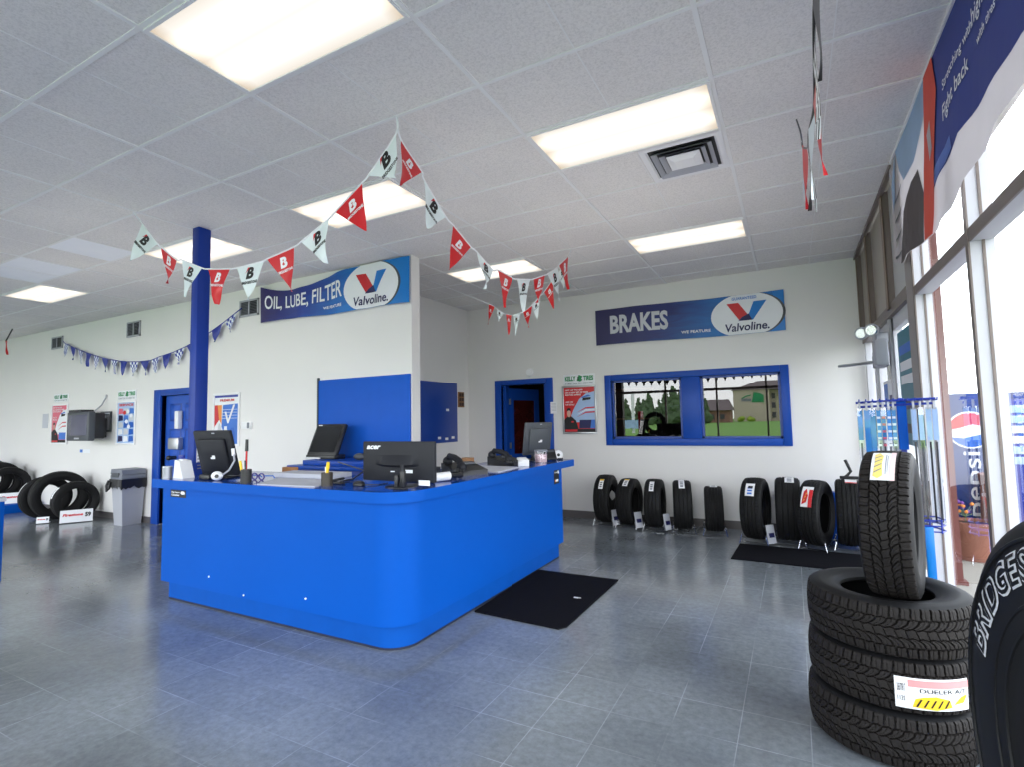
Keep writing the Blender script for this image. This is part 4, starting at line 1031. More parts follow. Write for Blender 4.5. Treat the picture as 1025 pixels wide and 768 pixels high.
# square monitor at the far end of the front counter, tilted
def flat_monitor(label, p, rz, tilt, w, h, m_case, d=.05, neckh=.14, mark=True):
    t = thing('computer_monitor', label, 'monitor', (p.x, p.y, C), 0, 'monitors on the counter')
    M = frame_at(Vector((p.x, p.y, C + neckh)), rz, tilt)
    m = MB(); slab(m, M, w, h, d * .5, .008); m.build('back_case', m_case, t)
    m = MB(); m.box(-w * .36, w * .36, -d * .75, -d * .2, h * .12, h * .84, .02, M); m.build('rear_hump', m_case, t)
    m = MB(); m.box(-w / 2 + .02, w / 2 - .02, d * .25, d * .27, .03, h - .02, 0, M); m.build('screen', SCREEN, t)
    if mark:
        m = MB(); m.box(-.0, .035, -d * .76, -d * .75 + .004, h * .42, h * .48, 0, M); m.box(-.02, .03, -d * .76, -d * .75 + .004, h * .40, h * .44, 0, M); m.build('rear_label', WHITE, t)
        m = MB(); m.box(w * .02, w * .10, -d * .26, -d * .24, h * .94, h * .965, 0, M); m.build('maker_badge', LGREY, t)
    m = MB(); m.box(-.05, .05, -.0, .04, C + .015, C + neckh + h * .25, .012, Matrix.Translation((p.x, p.y, 0)) @ Matrix.Rotation(rz, 4, 'Z')); m.build('neck', BLACK, t)
    m = MB(); m.box(-.13, .13, -.06, .13, 0, .02, .008, Matrix.Translation((p.x, p.y, C)) @ Matrix.Rotation(rz, 4, 'Z')); m.build('base', BLACK, t)
    return t
pL = at_y(222, 474, 3.13)
flat_monitor('black square monitor seen from behind, tilted, at the counter end by the column', Vector((at_y(222, 457, 2.985).x, 2.985, C)), math.radians(6), math.radians(15), .45, .41, CHAR, .07, .03)
flat_monitor('grey monitor seen from behind before the open doorway', Vector((-2.62, 5.50, C)), math.radians(66), math.radians(9), .40, .37, DGREY, .06, .07)
# touch screen terminal on the back cabinet
a, b, c_, d_ = at_y(314, 431.5, 4.55), at_y(342, 434, 4.55), at_y(334, 459, 4.42), at_y(305, 458, 4.42)
t = thing('touch_terminal', 'black touch screen till terminal leaning back on the blue cabinet', 'till terminal', ((a.x + c_.x) / 2, 4.5, 1.115))
zt = 1.115; cx = (d_.x + c_.x) / 2; w = c_.x - d_.x
M = frame_at(Vector((cx, 4.44, zt + .05)), 0, math.radians(-24))
hh = .40
m = MB(); m.box(-w / 2, w / 2, 0, .05, 0, hh, .015, M); m.build('case', BLACK, t)
m = MB(); m.box(-w / 2 + .035, w / 2 - .035, -.003, .002, .035, hh - .035, 0, M); m.build('screen', SCREEN, t)
m = MB(); m.box(-w / 2 + .04, -w / 2 + .1, -.004, 0, hh - .03, hh - .018, 0, M); m.build('badge', WHITE, t)
m = MB(); m.box(-w / 2, w / 2, -.01, .16, 0, .05, .01, Matrix.Translation((cx, 4.44, zt))); m.build('base', BLACK, t)
m = MB(); m.box(-w / 2 + .03, w * .02, -.03, -.008, .004, .022, .003, Matrix.Translation((cx, 4.44, zt))); m.build('card_strip', WHITE, t)
# keyboard / scanner beside it
p = Vector((-4.30, 4.42, zt))
t = thing('barcode_scanner', 'grey handheld barcode scanner lying beside the till terminal', 'scanner', (p.x, p.y, zt))
m = MB(); m.sphere((p.x, p.y, zt + .04), .05, 14, (1.7, 1, .8)); m.build('head', DGREY, t)
m = MB(); m.tube([(p.x + .05, p.y, zt + .05), (p.x + .14, p.y + .02, zt + .06), (p.x + .2, p.y + .02, zt + .03)], .025, 10); m.build('handle', BLACK, t)
m = MB(); m.box(p.x + .08, p.x + .17, p.y - .03, p.y + .01, zt + .075, zt + .1, .006); m.build('white_cap', WHITE, t)
m = MB(); m.box(p.x + .12, p.x + .34, p.y + .08, p.y + .2, zt, zt + .05, .01); m.tube([(p.x + .13, p.y + .14, zt + .06), (p.x + .22, p.y + .14, zt + .12), (p.x + .33, p.y + .14, zt + .08)], .02)
tag(m.build('telephone', BLACK), 'black telephone on the blue cabinet, partly behind the wide monitor', 'telephone')

# --- papers and pads
def stack(name, label, cat, pts, z0, th, m, group=None):
    mb = MB(); mb.prism([(p[0], p[1]) for p in pts], z0, z0 + th); return tag(mb.build(name, m), label, cat, group)
stack('desk_pad', 'large grey desk pad lying flat on the counter between the two pen cups', 'desk pad', [(-3.75, 2.74), (-3.15, 2.78), (-3.25, 3.20), (-4.0, 3.14)], C, .006, GPAPER)
stack('paper_stack', 'pale stack of papers behind the grey desk pad', 'papers', [(-4.15, 3.2), (-3.45, 3.24), (-3.5, 3.5), (-4.2, 3.46)], C, .035, GPAPER)
stack('desk_pad', 'thin white writing pad on the long side of the counter before the doorway', 'desk pad', [(-2.80, 4.19), (-2.36, 4.13), (-2.40, 4.64), (-2.86, 4.68)], C, .008, GPAPER)
p = at_z(290, 473, C)
tag(MB().box(-4.42, -4.26, 3.5, 3.56, C, C + .055, .004).build('cardboard_box', CARD), 'small flat cardboard box at the back edge of the counter by the blue cabinet', 'box')
p = at_z(468, 468.5, C)
tag(MB().box(p.x - .05, p.x + .05, p.y - .04, p.y + .04, C, C + .10, .004).build('wooden_box', WOOD), 'tiny brown wooden box on the counter behind the black telephone', 'box')

# --- pen cups
def pen_cup(label, p, r, h, m_cup, pens):
    t = thing('pen_cup', label, 'pen cup', (p.x, p.y, C), 0)
    m = MB(); m.lathe([(0, .004), (r, 0), (r, h), (r - .004, h), (r - .004, .008), (0, .008)], 24, (p.x, p.y, C)); m.build('cup', m_cup, t)
    for lb, dx, dy, L, rr, cap, mm, mc, tilt in pens:
        q = thing('pen', lb, 'pen', (p.x + dx, p.y + dy, C + .01))
        a_ = Vector((p.x + dx, p.y + dy, C + .012)); d_ = Vector((tilt[0], tilt[1], 1)).normalized()
        m = MB(); m.cyl(a_, a_ + d_ * L * .72, rr, rr, 10); m.build('barrel', mm, q)
        m = MB(); m.cyl(a_ + d_ * L * .72, a_ + d_ * L, rr * cap, rr * cap * .85, 10); m.build('cap', mc, q)
MESHC = mat('black_mesh_cup', (.02, .02, .02, 1), .5, var=.6, scale=120)
pen_cup('black pen cup near the tilted monitor holding a long red tool', at_z(246, 484, C), .042, .11, MESHC,
        [('long red screwdriver with black grip standing in the cup near the tilted monitor', -.02, .01, .34, .008, 1.7, REDP, BLACK, (.03, .0)),
         ('yellow highlighter standing in the cup with the red tool', -.015, -.015, .17, .010, 1.1, YELLOW, YELLOW, (-.18, -.05)), ('black pen standing in the cup with the red tool', .01, -.01, .17, .006, 1.2, BLACK, BLACK, (-.14, .05))])
BRMESH = mat('bronze_mesh_cup', (.045, .036, .026, 1), .5, var=.6, scale=120)
pen_cup('dark bronze pen cup beside the wide monitor holding a yellow marker', at_z(327, 487, C), .042, .10, BRMESH,
        [('yellow marker leaning in the bronze pen cup', .0, -.01, .17, .011, 1.3, YELLOW, YELLOW, (.16, -.02)), ('white pencil leaning in the bronze pen cup', -.01, .01, .13, .006, 1.3, WHITE, WHITE, (-.1, -.02))])
# --- small things on the counter
def mouse(name, label, p, m_, L=.055):
    mb = MB(); mb.sphere((p.x, p.y, C + .012), L, 16, (1, .62, .5)); mb.tube([(p.x + L, p.y, C + .01), (p.x + L + .06, p.y + .08, C + .004), (p.x + L + .05, p.y + .2, C + .004)], .004, 6)
    for k, v in enumerate(mb.v):
        if v.z < C + .001: mb.v[k].z = C + .001
    return tag(mb.build(name, m_), label, 'mouse')
mouse('computer_mouse', 'black computer mouse beside the wide monitor', at_z(359, 487, C), BLACK)
p = at_z(338, 485, C)
t = thing('stapler', 'small dark stapler on the counter beside the bronze pen cup', 'stapler', (p.x, p.y, C))
m = MB(); m.box(p.x - .05, p.x + .06, p.y - .02, p.y + .02, C, C + .018, .006); m.build('base', BLACK, t)
m = MB(); m.box(-.05, .06, -.018, .018, 0, .02, .008, Matrix.Translation((p.x, p.y, C + .024)) @ Matrix.Rotation(-.18, 4, 'Y')); m.build('arm', CHAR, t)
m = MB(); q = at_z(350, 484, C); m.tube([at_y(338, 463, 4.0), (-3.35, 3.5, C + .05), (q.x - .12, q.y + .15, C + .01), (q.x - .1, q.y, C + .008)], .007, 6)
tag(m.build('cable', BLACK), 'thin black cable running over the counter from the till terminal', 'cable')
# white webcam with a loop of cable
p = at_y(217, 477, 2.82)
t = thing('webcam', 'white rounded webcam with a black eye before the tilted monitor', 'webcam', (p.x, p.y, C))
m = MB(); m.sphere((p.x, p.y, C + .04), .04, 18, (1.5, 1, 1)); m.build('body', WHITE, t)
m = MB(); n = (CAM - Vector((p.x + .045, p.y, C + .04))).normalized(); m.cyl(Vector((p.x + .025, p.y - .02, C + .04)), Vector((p.x + .025, p.y - .02, C + .04)) + n * .03, .016, .016, 14); m.build('lens', BLACK, t)
m = MB(); m.tube([(p.x + .05, p.y + .02, C + .05), (p.x + .12, p.y + .03, C + .09), (p.x + .16, p.y + .05, C + .17), (p.x + .13, p.y + .06, C + .23)], .008, 8); m.build('cable', LGREY, t)
m = MB(); m.cyl((p.x + .13, p.y + .06, C + .21), (p.x + .12, p.y + .06, C + .27), .014); m.build('plug', WHITE, t)
p = Vector((-4.60, 2.84, C))
m = MB(); m.box(-.20, .14, -.06, .08, 0, .022, .006, Matrix.Translation((-4.80, 3.26, C)) @ Matrix.Rotation(.1, 4, 'Z')); tag(m.build('keyboard', BLACK), 'black keyboard edge-on below the tilted monitor', 'keyboard')
m = MB(); m.box(p.x - .03, p.x + .12, p.y - .03, p.y + .04, C, C + .045, .012); tag(m.build('card_reader', BLACK), 'small black card reader beside the white webcam', 'card reader')
# receipt pad, tin, tidy on the end of the counter
p = at_y(189, 475, 2.95)
t = thing('receipt_printer', 'white wedge shaped receipt printer at the end of the counter by the column', 'printer', (-4.95, 2.86, C))
m = MB(); m.prism([(0, 0), (.15, 0), (.09, .155), (.02, .165)], -.06, .06, lambda x, y, z: (-5.02 + x, 2.87 + z * .9, C + y)); m.build('case', WHITE, t)
m = MB(); m.box(-4.995, -4.935, 2.85, 2.89, C + .155, C + .17); m.build('paper', PAPER, t)
t = thing('tin', 'small grey tin in front of the panel door at the counter end', 'tin', (-5.085, 2.80, C))
m = MB(); m.cyl((-5.085, 2.80, C), (-5.085, 2.80, C + .10), .04, .04, 24); m.build('can', CANG, t)
m = MB(); m.cyl((-5.085, 2.80, C + .10), (-5.085, 2.80, C + .108), .042, .04, 24); m.build('lid', ALU, t)
t = thing('spray_bottle', 'blue and white spray bottle behind the grey tin on the counter end', 'bottle', (-5.10, 2.93, C))
m = MB(); m.lathe([(0, 0), (.035, 0), (.037, .09), (.03, .13), (.014, .15), (.014, .17), (0, .17)], 20, (-5.10, 2.93, C)); m.build('bottle', LBPRINT, t)
m = MB(); m.box(-5.13, -5.06, 2.915, 2.945, C + .165, C + .20, .006); m.box(-5.075, -5.055, 2.92, 2.94, C + .12, C + .17, .004); m.build('trigger', BLUEV, t)
# tangled spectacles
p = at_z(258, 481, C)
t = thing('spectacles', 'purple and blue framed spectacles lying open on the counter', 'spectacles', (p.x, p.y, C))
m = MB()
for k, dx in enumerate((-.045, .045)):
    m.tube([(p.x + dx + .034 * math.cos(a_), p.y, C + .03 + .026 * math.sin(a_)) for a_ in [2 * PI * i / 16 for i in range(16)]], .006, 6, True)
m.tube([(p.x - .012, p.y, C + .035), (p.x + .012, p.y, C + .035)], .005, 6); m.build('frame', mat('purple_plastic', rgb(70, 56, 130), .35), t)
m = MB()
for dx in (-.08, .08): m.tube([(p.x + dx, p.y, C + .038), (p.x + dx * 1.1, p.y + .08, C + .03), (p.x + dx, p.y + .10, C + .01)], .005, 6)
m.build('temple', BPRINT, t)
# telephones on the long side of the counter
def telephone(label, p, rz, s=1.0):
    t = thing('telephone', label, 'telephone', (p.x, p.y, C), 0)
    M = Matrix.Translation((p.x, p.y, C)) @ Matrix.Rotation(rz, 4, 'Z') @ Matrix.Scale(s, 4)
    m = MB(); m.prism([(-.11, 0), (.11, 0), (.11, .075), (-.11, .03)], -.12, .12, lambda x, y, z: M @ Vector((z, x, y))); m.build('base', BLACK, t)
    m = MB(); m.tube([M @ Vector((-.075, -.10, .06)), M @ Vector((-.075, -.07, .095)), M @ Vector((-.075, 0, .115)), M @ Vector((-.075, .07, .12)), M @ Vector((-.075, .10, .09))], .022 * s, 10)
    for y, z in ((-.10, .055), (.10, .085)): m.sphere(M @ Vector((-.075, y, z)), .034 * s, 12)
    m.build('handset', CHAR, t)
    m = MB(); m.box(-.02, .10, .02, .09, .058, .075, .004, M); m.build('display', DGREY, t)
    m = MB(); q = []
    for k in range(60):
        u = k / 59; a_ = u * 2 * PI * 11
        q.append(M @ Vector((-.10 - .06 * math.sin(PI * u) + .012 * math.cos(a_), -.11 - .10 * u, .03 + .012 * math.sin(a_) + .01)))
    m.tube(q, .004 * s, 5); m.build('coiled_cord', BLACK, t)
    return t, M
t, M = telephone('black telephone with a curved handset, on the counter just past the wide monitor', Vector((-2.60, 3.95, C)), math.radians(62), 1.3)
p = at_z(444, 482.5, C)
t = thing('hand_scanner', 'white and black hand scanner lying in front of the curved telephone', 'scanner', (p.x, p.y, C))
m = MB(); m.tube([(p.x - .05, p.y - .06, C + .035), (p.x + .02, p.y + .05, C + .04)], .034, 12); m.build('head', WHITE, t)
m = MB(); m.tube([(p.x - .07, p.y - .09, C + .035), (p.x - .045, p.y - .05, C + .035)], .028, 12); m.tube([(p.x + .02, p.y + .05, C + .04), (p.x + .03, p.y + .2, C + .03), (p.x - .04, p.y + .28, C + .03)], .02, 8); m.build('grip', BLACK, t)
p = Vector((-2.70, 3.42, C))
t = thing('adding_machine', 'dark low adding machine behind the wide monitor', 'adding machine', (p.x, p.y, C))
m = MB(); m.prism([(-.12, 0), (.12, 0), (.12, .10), (-.12, .04)], -.14, .14, lambda x, y, z: (p.x + z, p.y + x, C + y)); m.build('case', CHAR, t)
m = MB(); m.cyl((p.x - .08, p.y + .09, C + .12), (p.x + .08, p.y + .09, C + .12), .03); m.build('paper_roll', DGREY, t)
m = MB(); m.box(p.x + .05, p.x + .07, p.y + .05, p.y + .07, C + .09, C + .19, .003); m.build('tear_bar', BLACK, t)
telephone('flat black desk telephone near the grey monitor at the far end of the counter', Vector((-2.68, 4.88, C)), math.radians(75), 1.25)
p = at_z(524, 467, C)
o = thing('note_stack', 'crumpled white notes standing on the counter between the flat telephone and the jar', 'notes', (p.x, p.y, C))
m = MB(); m.box(-.05, .06, -.05, .05, 0, .05, .004, Matrix.Translation((p.x, p.y, C)) @ Matrix.Rotation(.5, 4, 'Z')); m.build('pad', PAPER, o)
m = MB(); m.box(-.05, .05, -.045, .045, 0, .02, .003, Matrix.Translation((p.x, p.y, C + .055)) @ Matrix.Rotation(.9, 4, 'Z') @ Matrix.Rotation(.3, 4, 'X')); m.build('loose_note', WHITE, o)
p = at_z(542, 463.5, C)
t = thing('candy_jar', 'clear plastic jar with pinkish contents in front of the grey monitor', 'jar', (p.x, p.y, C))
m = MB(); m.lathe([(.0, 0), (.068, 0), (.072, .12), (.066, .135)], 24, (p.x, p.y, C)); m.build('jar_body', CLEARP, t)
m = MB(); m.lathe([(0, .006), (.064, .006), (.067, .09), (0, .10)], 20, (p.x, p.y, C)); m.build('contents', mat('pinkish_sweets', rgb(212, 180, 186), .6, var=.4, scale=60), t)
m = MB(); m.cyl((p.x, p.y, C + .12), (p.x, p.y, C + .14), .074, .07, 24); m.build('lid', GREYP, t)
p = at_z(551, 462, C)
t = thing('calculator', 'small black calculator propped beside the white tape roll', 'calculator', (p.x, p.y, C))
M = Matrix.Translation((p.x, p.y + .05, C)) @ Matrix.Rotation(.9, 4, 'Z') @ Matrix.Rotation(-.5, 4, 'X')
m = MB(); m.box(-.07, .07, -.015, .015, .01, .14, .008, M); m.build('body', BLACK, t); m = MB(); m.box(-.05, .05, -.018, -.014, .10, .125, 0, M); m.build('display', DGREY, t)
p = at_z(559.5, 460.5, C)
t = thing('tape_dispenser', 'white tape roll in a dispenser at the very end of the counter', 'tape dispenser', (p.x, p.y, C))
n = Vector((.45, -.89, 0)).normalized()
c0 = Vector((p.x, p.y, C + .055)); m = MB(); m.cyl(c0 - n * .02, c0 + n * .02, .052, .052, 24); m.build('roll', WHITE, t)
m = MB(); m.cyl(c0 - n * .022, c0 + n * .022, .018, .018, 16); m.box(p.x - .08, p.x + .05, p.y - .025, p.y + .025, C, C + .02, .005); m.build('holder', BLACK, t)

# ================================================================== TRASH BIN
t = thing('trash_bin', 'tall grey swing-lid trash bin with its black bag folded over the rim', 'trash bin', (-9.46, 4.62, 0))
m = MB()
vs = [(-9.58, 4.49, 0), (-9.34, 4.49, 0), (-9.34, 4.76, 0), (-9.58, 4.76, 0), (-9.62, 4.45, .72), (-9.30, 4.45, .72), (-9.30, 4.79, .72), (-9.62, 4.79, .72)]
m.add(vs, [(3, 2, 1, 0), (0, 1, 5, 4), (1, 2, 6, 5), (2, 3, 7, 6), (3, 0, 4, 7)]); m.build('body', LGREY, t)
m = MB(); m.box(-9.635, -9.285, 4.435, 4.80, .72, .80, .02); m.prism([(-.18, .8), (.18, .8), (.16, .87), (-.16, .88)], 4.445, 4.79, lambda x, y, z: (-9.46 + x, z, y)); m.build('lid', GREYP, t)
m = MB(); m.box(-9.57, -9.37, 4.425, 4.45, .755, .825, .006); m.build('flap', DGREY, t)
m = MB(); rs = random.Random(3); q = []
for k in range(40):
    u = k / 40 * 4; s_ = int(u); f = u - s_; P4 = [(-9.64, 4.43), (-9.28, 4.43), (-9.28, 4.81 - .012), (-9.64, 4.81 - .012)]
    a_, b_ = P4[s_], P4[(s_ + 1) % 4]; q.append((a_[0] + (b_[0] - a_[0]) * f, a_[1] + (b_[1] - a_[1]) * f))
dr = [.10 + .07 * rs.random() for _ in q]
vs = [(x, y, .725) for x, y in q] + [(x + rs.uniform(-.012, .012), y - rs.uniform(0, .015) if y < 4.6 else y, .725 - d) for (x, y), d in zip(q, dr)]
m.add(vs, [(i, (i + 1) % 40, 40 + (i + 1) % 40, 40 + i) for i in range(40)], True)
m.tube([(-9.63, 4.42, .70), (-9.66, 4.40, .62), (-9.64, 4.40, .54), (-9.60, 4.41, .58), (-9.58, 4.42, .68)], .02, 8); m.build('bag', BLACK, t)

# ================================================================== TIRES
def tread_depth(kind, u, th):
    """groove depth in metres at lateral position u (-1..1) and angle th"""
    a = abs(u)
    if kind == 'lug':
        s = th / (2 * PI) * 54
        tri = lambda q: abs((q % 1) * 2 - 1) * 2 - 1
        d = 0.0
        if abs(u - (.20 + .035 * tri(s))) < .026 or abs(u + (.20 + .035 * tri(s + .5))) < .026: d = .014
        if abs(u - (.60 + .02 * tri(s + .25))) < .034 or abs(u + (.60 + .02 * tri(s + .75))) < .034: d = .014
        sg = 1 if u > 0 else -1
        if a > .62 and ((s * 1.0 + (.0 if u > 0 else .5) + .25 * (a - .62)) % 1) < .17: d = max(d, .013)
        if .22 < a < .60:
            f = (s + (0 if u > 0 else .5) + sg * 0 + 1.9 * (a - .22) + .25 * math.sin((a - .22) * 8)) % 1
            if f < .15: d = max(d, .012)
            elif abs(f - .58) < .04: d = max(d, .004)
        if a < .20 and ((s + .9 * u) % 1) < .09: d = max(d, .006)
        if a > .64 and abs(((s + (.0 if u > 0 else .5)) % 1) - .6) < .035: d = max(d, .003)
        return d
    if kind == 'road':
        s = th / (2 * PI) * 64
        for g in (-.56, -.19, .19, .56):
            if abs(u - g) < .04: return .008
        if a > .62 and ((s + .3 * a) % 1) < .16: return .005
        if a < .56 and ((s + .8 * a) % 1) < .10: return .003
        return 0.0
    for g in (-.5, 0, .5):
        if abs(u - g) < .035: return .007
    return 0.0
def tire_mesh(name, R, W, rr, kind, N, M, mats):
    tw = W * .42
    prof = [(-.30 * W, rr + .012, 1), (-.36 * W, (rr + R) / 2, 1), (-.34 * W, R - .045, 1)]
    prof += [(0, R - .03, 1)]
    prof += [(.34 * W, R - .045, 1), (.36 * W, (rr + R) / 2, 1), (.30 * W, rr + .012, 1), (.34 * W, rr - .002, 1), (.40 * W, rr, 1), (.425 * W, rr + .012, 1), (.432 * W, rr + .02, 1), (.455 * W, rr + .028, 1), (.485 * W, rr + (R - rr) * .38, 1), (.5 * W, rr + (R - rr) * .55, 1), (.497 * W, rr + (R - rr) * .66, 1), (.488 * W, rr + (R - rr) * .70, 1), (.484 * W, rr + (R - rr) * .78, 1), (.465 * W, R - .028, 1), (.448 * W, R - .017, 0)]
    for k in range(M + 1):
        u = 1 - 2 * k / M; prof.append((u * tw, R - .010 * abs(u) ** 2.6, (0, u)))
    k0 = len(prof)
    L = [(-p[0], p[1], p[2]) for p in prof[7:19]][::-1]
    prof += L
    n = len(prof); vs = []
    for i in range(N):
        th = 2 * PI * i / N; s, c = math.sin(th), math.cos(th)
        for x, r, t in prof:
            if isinstance(t, tuple): r = r - tread_depth(kind, t[1], th)
            vs.append((x, -r * s, r * c))
    fs = []; mi = []
    for i in range(N):
        j = (i + 1) % N
        for k in range(n):
            l = (k + 1) % n
            fs.append((i * n + k, i * n + l, j * n + l, j * n + k)); mi.append(0 if isinstance(prof[k][2], tuple) or isinstance(prof[l][2], tuple) else 1)
    me = bpy.data.meshes.new(name); me.from_pydata(vs, [], fs)
    for m in mats: me.materials.append(m)
    me.polygons.foreach_set('material_index', mi)
    me.polygons.foreach_set('use_smooth', [True] * len(fs)); me.update(); me.set_sharp_from_angle(angle=.9)
    return me
TIRE = {}
TIRE['lug'] = (tire_mesh('tire_casing', .365, .243, .205, 'lug', 864, 76, [RUBW, SIDE]), .365, .243)
TIRE['road'] = (tire_mesh('tire_casing', .33, .22, .20, 'road', 384, 44, [RUB, SIDE]), .33, .22)
TIRE['rib'] = (tire_mesh('tire_casing', .33, .22, .21, 'rib', 128, 32, [RUB, SIDE]), .33, .22)
TIRE['big'] = (tire_mesh('tire_casing', .46, .30, .25, 'rib', 288, 40, [RUB, SIDE]), .46, .30)
def tire(kind, c, R, W, rot, label, group, name='tire'):
    me, R0, W0 = TIRE[kind]
    t = bpy.data.objects.new(name, None); col.objects.link(t); t.empty_display_size = .1
    t.location = c; t.rotation_euler = rot; t.scale = (W / W0, R / R0, R / R0)
    WM[t.name] = Matrix.Identity(4); tag(t, label, 'tire', group)
    o = bpy.data.objects.new('casing', me); col.objects.link(o); o.parent = t; WM[o.name] = Matrix.Identity(4)
    t['_k'] = 0; del t['_k']
    return t
def tread_fn(kind):
    R0, W0 = TIRE[kind][1], TIRE[kind][2]
    # u lateral in metres, v angle (radians) measured from the top towards the front
    return lambda u, v, off=0: Vector((u, -(R0 + off - .004 * (abs(u) / (W0 * .42)) ** 2) * math.sin(v), (R0 + off - .004 * (abs(u) / (W0 * .42)) ** 2) * math.cos(v)))
def tread_label(t, kind, u0, u1, a0, a1, style='plain'):
    fn = tread_fn(kind)
    o = art('tread_sticker', [rect(u0, u1, a0, a1)], fn, WHITE, t, .003, .05, 'white paper sticker')
    w, h = u1 - u0, a1 - a0
    R = lambda x0, x1, y0, y1: rect(u0 + w * x0, u0 + w * x1, a1 - h * y1, a1 - h * y0)
    if style == 'yellow': art('yellow_top', [R(.05, .95, .80, 1)], fn, YPRINT, o, .005, .04)
    if style in ('plain', 'yellow', 'blue'):
        art('print_block', [R(.25, .75, .12 + .2 * k, .24 + .2 * k) for k in range(3)], fn, BPRINT if style == 'blue' else GREYP, o, .005, .04)
        if style == 'blue': art('print_block', [R(.3, .8, .55, .75)], fn, KPRINT, o, .006, .04)
    if style == 'red':
        art('red_side', [R(.66, 1, .0, .82)], fn, REDL, o, .005, .04)
        art('flame', [[(u0 + w * .1, a1 - h * .1), (u0 + w * .5, a1 - h * .2), (u0 + w * .62, a1 - h * .5), (u0 + w * .4, a1 - h * .86), (u0 + w * .2, a1 - h * .7)]], fn, REDL, o, .006, .04)
        art('flame', [[(u0 + w * (.15 + .1 * k), a1 - h * (.2 + .15 * k)), (u0 + w * (.4 + .08 * k), a1 - h * (.3 + .15 * k)), (u0 + w * (.3 + .06 * k), a1 - h * (.36 + .15 * k))] for k in range(3)], fn, OPRINT, o, .007, .04)
    if style == 'redfoot': art('red_foot', [R(.0, 1, 0, .16)], fn, REDL, o, .005, .04)
    return o

# --- tires on wire stands along the back wall
ROW = [  # px, py, R, W, rz deg, kind, sticker
    (-2.455, 7.50, .340, .225, 2, 'road', (-.03, .03, .55, 1.05, 'yellow'), 'end tire of the back row, closest to the counter, with a yellow topped sticker'),
    (-2.10, 7.45, .322, .225, -2, 'road', (-.03, .04, .25, .75, 'yellow'), 'second tire of the back row from the counter, yellow topped sticker nearly on its crown'),
    (-1.735, 7.42, .325, .225, 5, 'rib', (-.04, .02, .4, .95, 'plain'), 'tire in the back row with a tall white sticker, third from the counter'),
    (-1.375, 7.44, .322, .235, 12, 'rib', (-.04, .03, .05, .75, 'plain'), 'tire seen tread-on below the middle post of the interior window'),
    (-.975, 7.42, .292, .225, 9, 'road', (-.04, .05, -.15, .25, 'plain'), 'smallest tire of the back row, standing alone with a white tag on its crown'),
    (-.455, 7.16, .368, .245, -7, 'road', (-.05, .04, .55, 1.05, 'blue'), 'tire with a blue and white sticker, left corner of the black mat before it'),
    (-.10, 7.24, .372, .27, 0, 'rib', (-.02, .06, .1, .5, 'plain'), 'wide smooth tire squeezed beside the tire with the red sticker'),
    (.185, 7.06, .370, .225, -17, 'road', (-.06, .05, .58, 1.28, 'red'), 'tire turned aside with a large red and white sticker'),
    (.51, 7.18, .375, .25, -3, 'road', (-.02, .08, .1, .42, 'redfoot'), 'tire half hidden behind the tall standing tire, its sticker red along the foot'),
]
for k, (x, y, R, W, rz, kind, st, lb) in enumerate(ROW):
    r = math.radians(rz); zc = R + .03
    t = tire(kind, (x, y, zc), R, W, (0, 0, r), lb, 'tires standing along the back wall')
    tread_label(t, kind, *st[:4], style=st[4])
    s = thing('tire_stand', 'chrome wire stand under the ' + lb.replace('tire of the back row', 'back row tire').split(',')[0].split(' with ')[0], 'tire stand', (x, y, 0), r, 'wire stands of the back row')
    s['label'] = ['chrome wire stand of the back row tire closest to the counter', 'chrome wire stand of the second back row tire from the counter', 'chrome wire stand of the tire with the tall white sticker',
                  'chrome wire stand of the tread-on tire below the window post', 'chrome wire stand of the smallest back row tire', 'chrome wire stand of the tire with the blue and white sticker',
                  'chrome wire stand of the wide smooth tire', 'chrome wire stand of the tire with the red sticker', 'chrome wire stand of the half hidden back row tire'][k]
    Ms = WM[s.name]; hw = W / 2 + .012
    m = MB()
    for sx in (-1, 1):
        m.tube([Ms @ Vector((sx * (hw + .022), -.22, .006)), Ms @ Vector((sx * (hw + .0), -.20, .10)), Ms @ Vector((sx * hw, -.17, .11))], .006, 6)
        m.tube([Ms @ Vector((sx * (hw + .022), .20, .006)), Ms @ Vector((sx * hw, .19, .10)), Ms @ Vector((sx * hw, .17, .11))], .006, 6)
        m.tube([Ms @ Vector((sx * (hw + .0), -.20, .08)), Ms @ Vector((sx * (hw - .015), 0, .022)), Ms @ Vector((sx * hw, .19, .08))], .005, 6)
    for yy in (-.17, .17): m.tube([Ms @ Vector((-hw - .03, yy - .02, .02)), Ms @ Vector((hw + .03, yy - .02, .02))], .006, 6)
    m.build('wire_frame', CHROME, s)
    if k in (0, 1, 2, 5):
        m = MB(); m.add([Ms @ Vector(q) for q in ((hw + .03, -.24, .03), (hw + .10, -.14, .03), (hw + .07, -.12, .24), (hw + .0, -.22, .24))], [(0, 1, 2, 3)])
        c_ = m.build('price_card', GPAPER, s)
        m = MB(); m.add([Ms @ Vector(q) for q in ((hw + .042, -.225, .10), (hw + .085, -.16, .10), (hw + .078, -.155, .15), (hw + .032, -.22, .15))], [(0, 1, 2, 3)]); m.v = [p + (CAM - p).normalized() * .004 for p in m.v]; m.build('card_print', NPRINT, c_)
# --- blue display box behind them and a black bracket on the end tire
tag(MB().box(-.22, .62, 7.63, 7.785, 0, .56, .005).build('display_box', TRIMB), 'low blue box against the back wall behind the wide tires', 'box')
p = at_y(850, 478, 7.13)
m = MB(); m.tube([(p.x - .06, 7.13, .79), (p.x - .02, 7.13, .82), (p.x + .02, 7.13, .87), (p.x - .02, 7.13, .98), (p.x - .03, 7.13, 1.0)], .016, 8); m.tube([(p.x - .09, 7.13, .80), (p.x + .09, 7.13, .80)], .018, 8)
tag(m.build('tie_strap', BLACK), 'black strap handle standing up on top of the half hidden tire', 'strap')

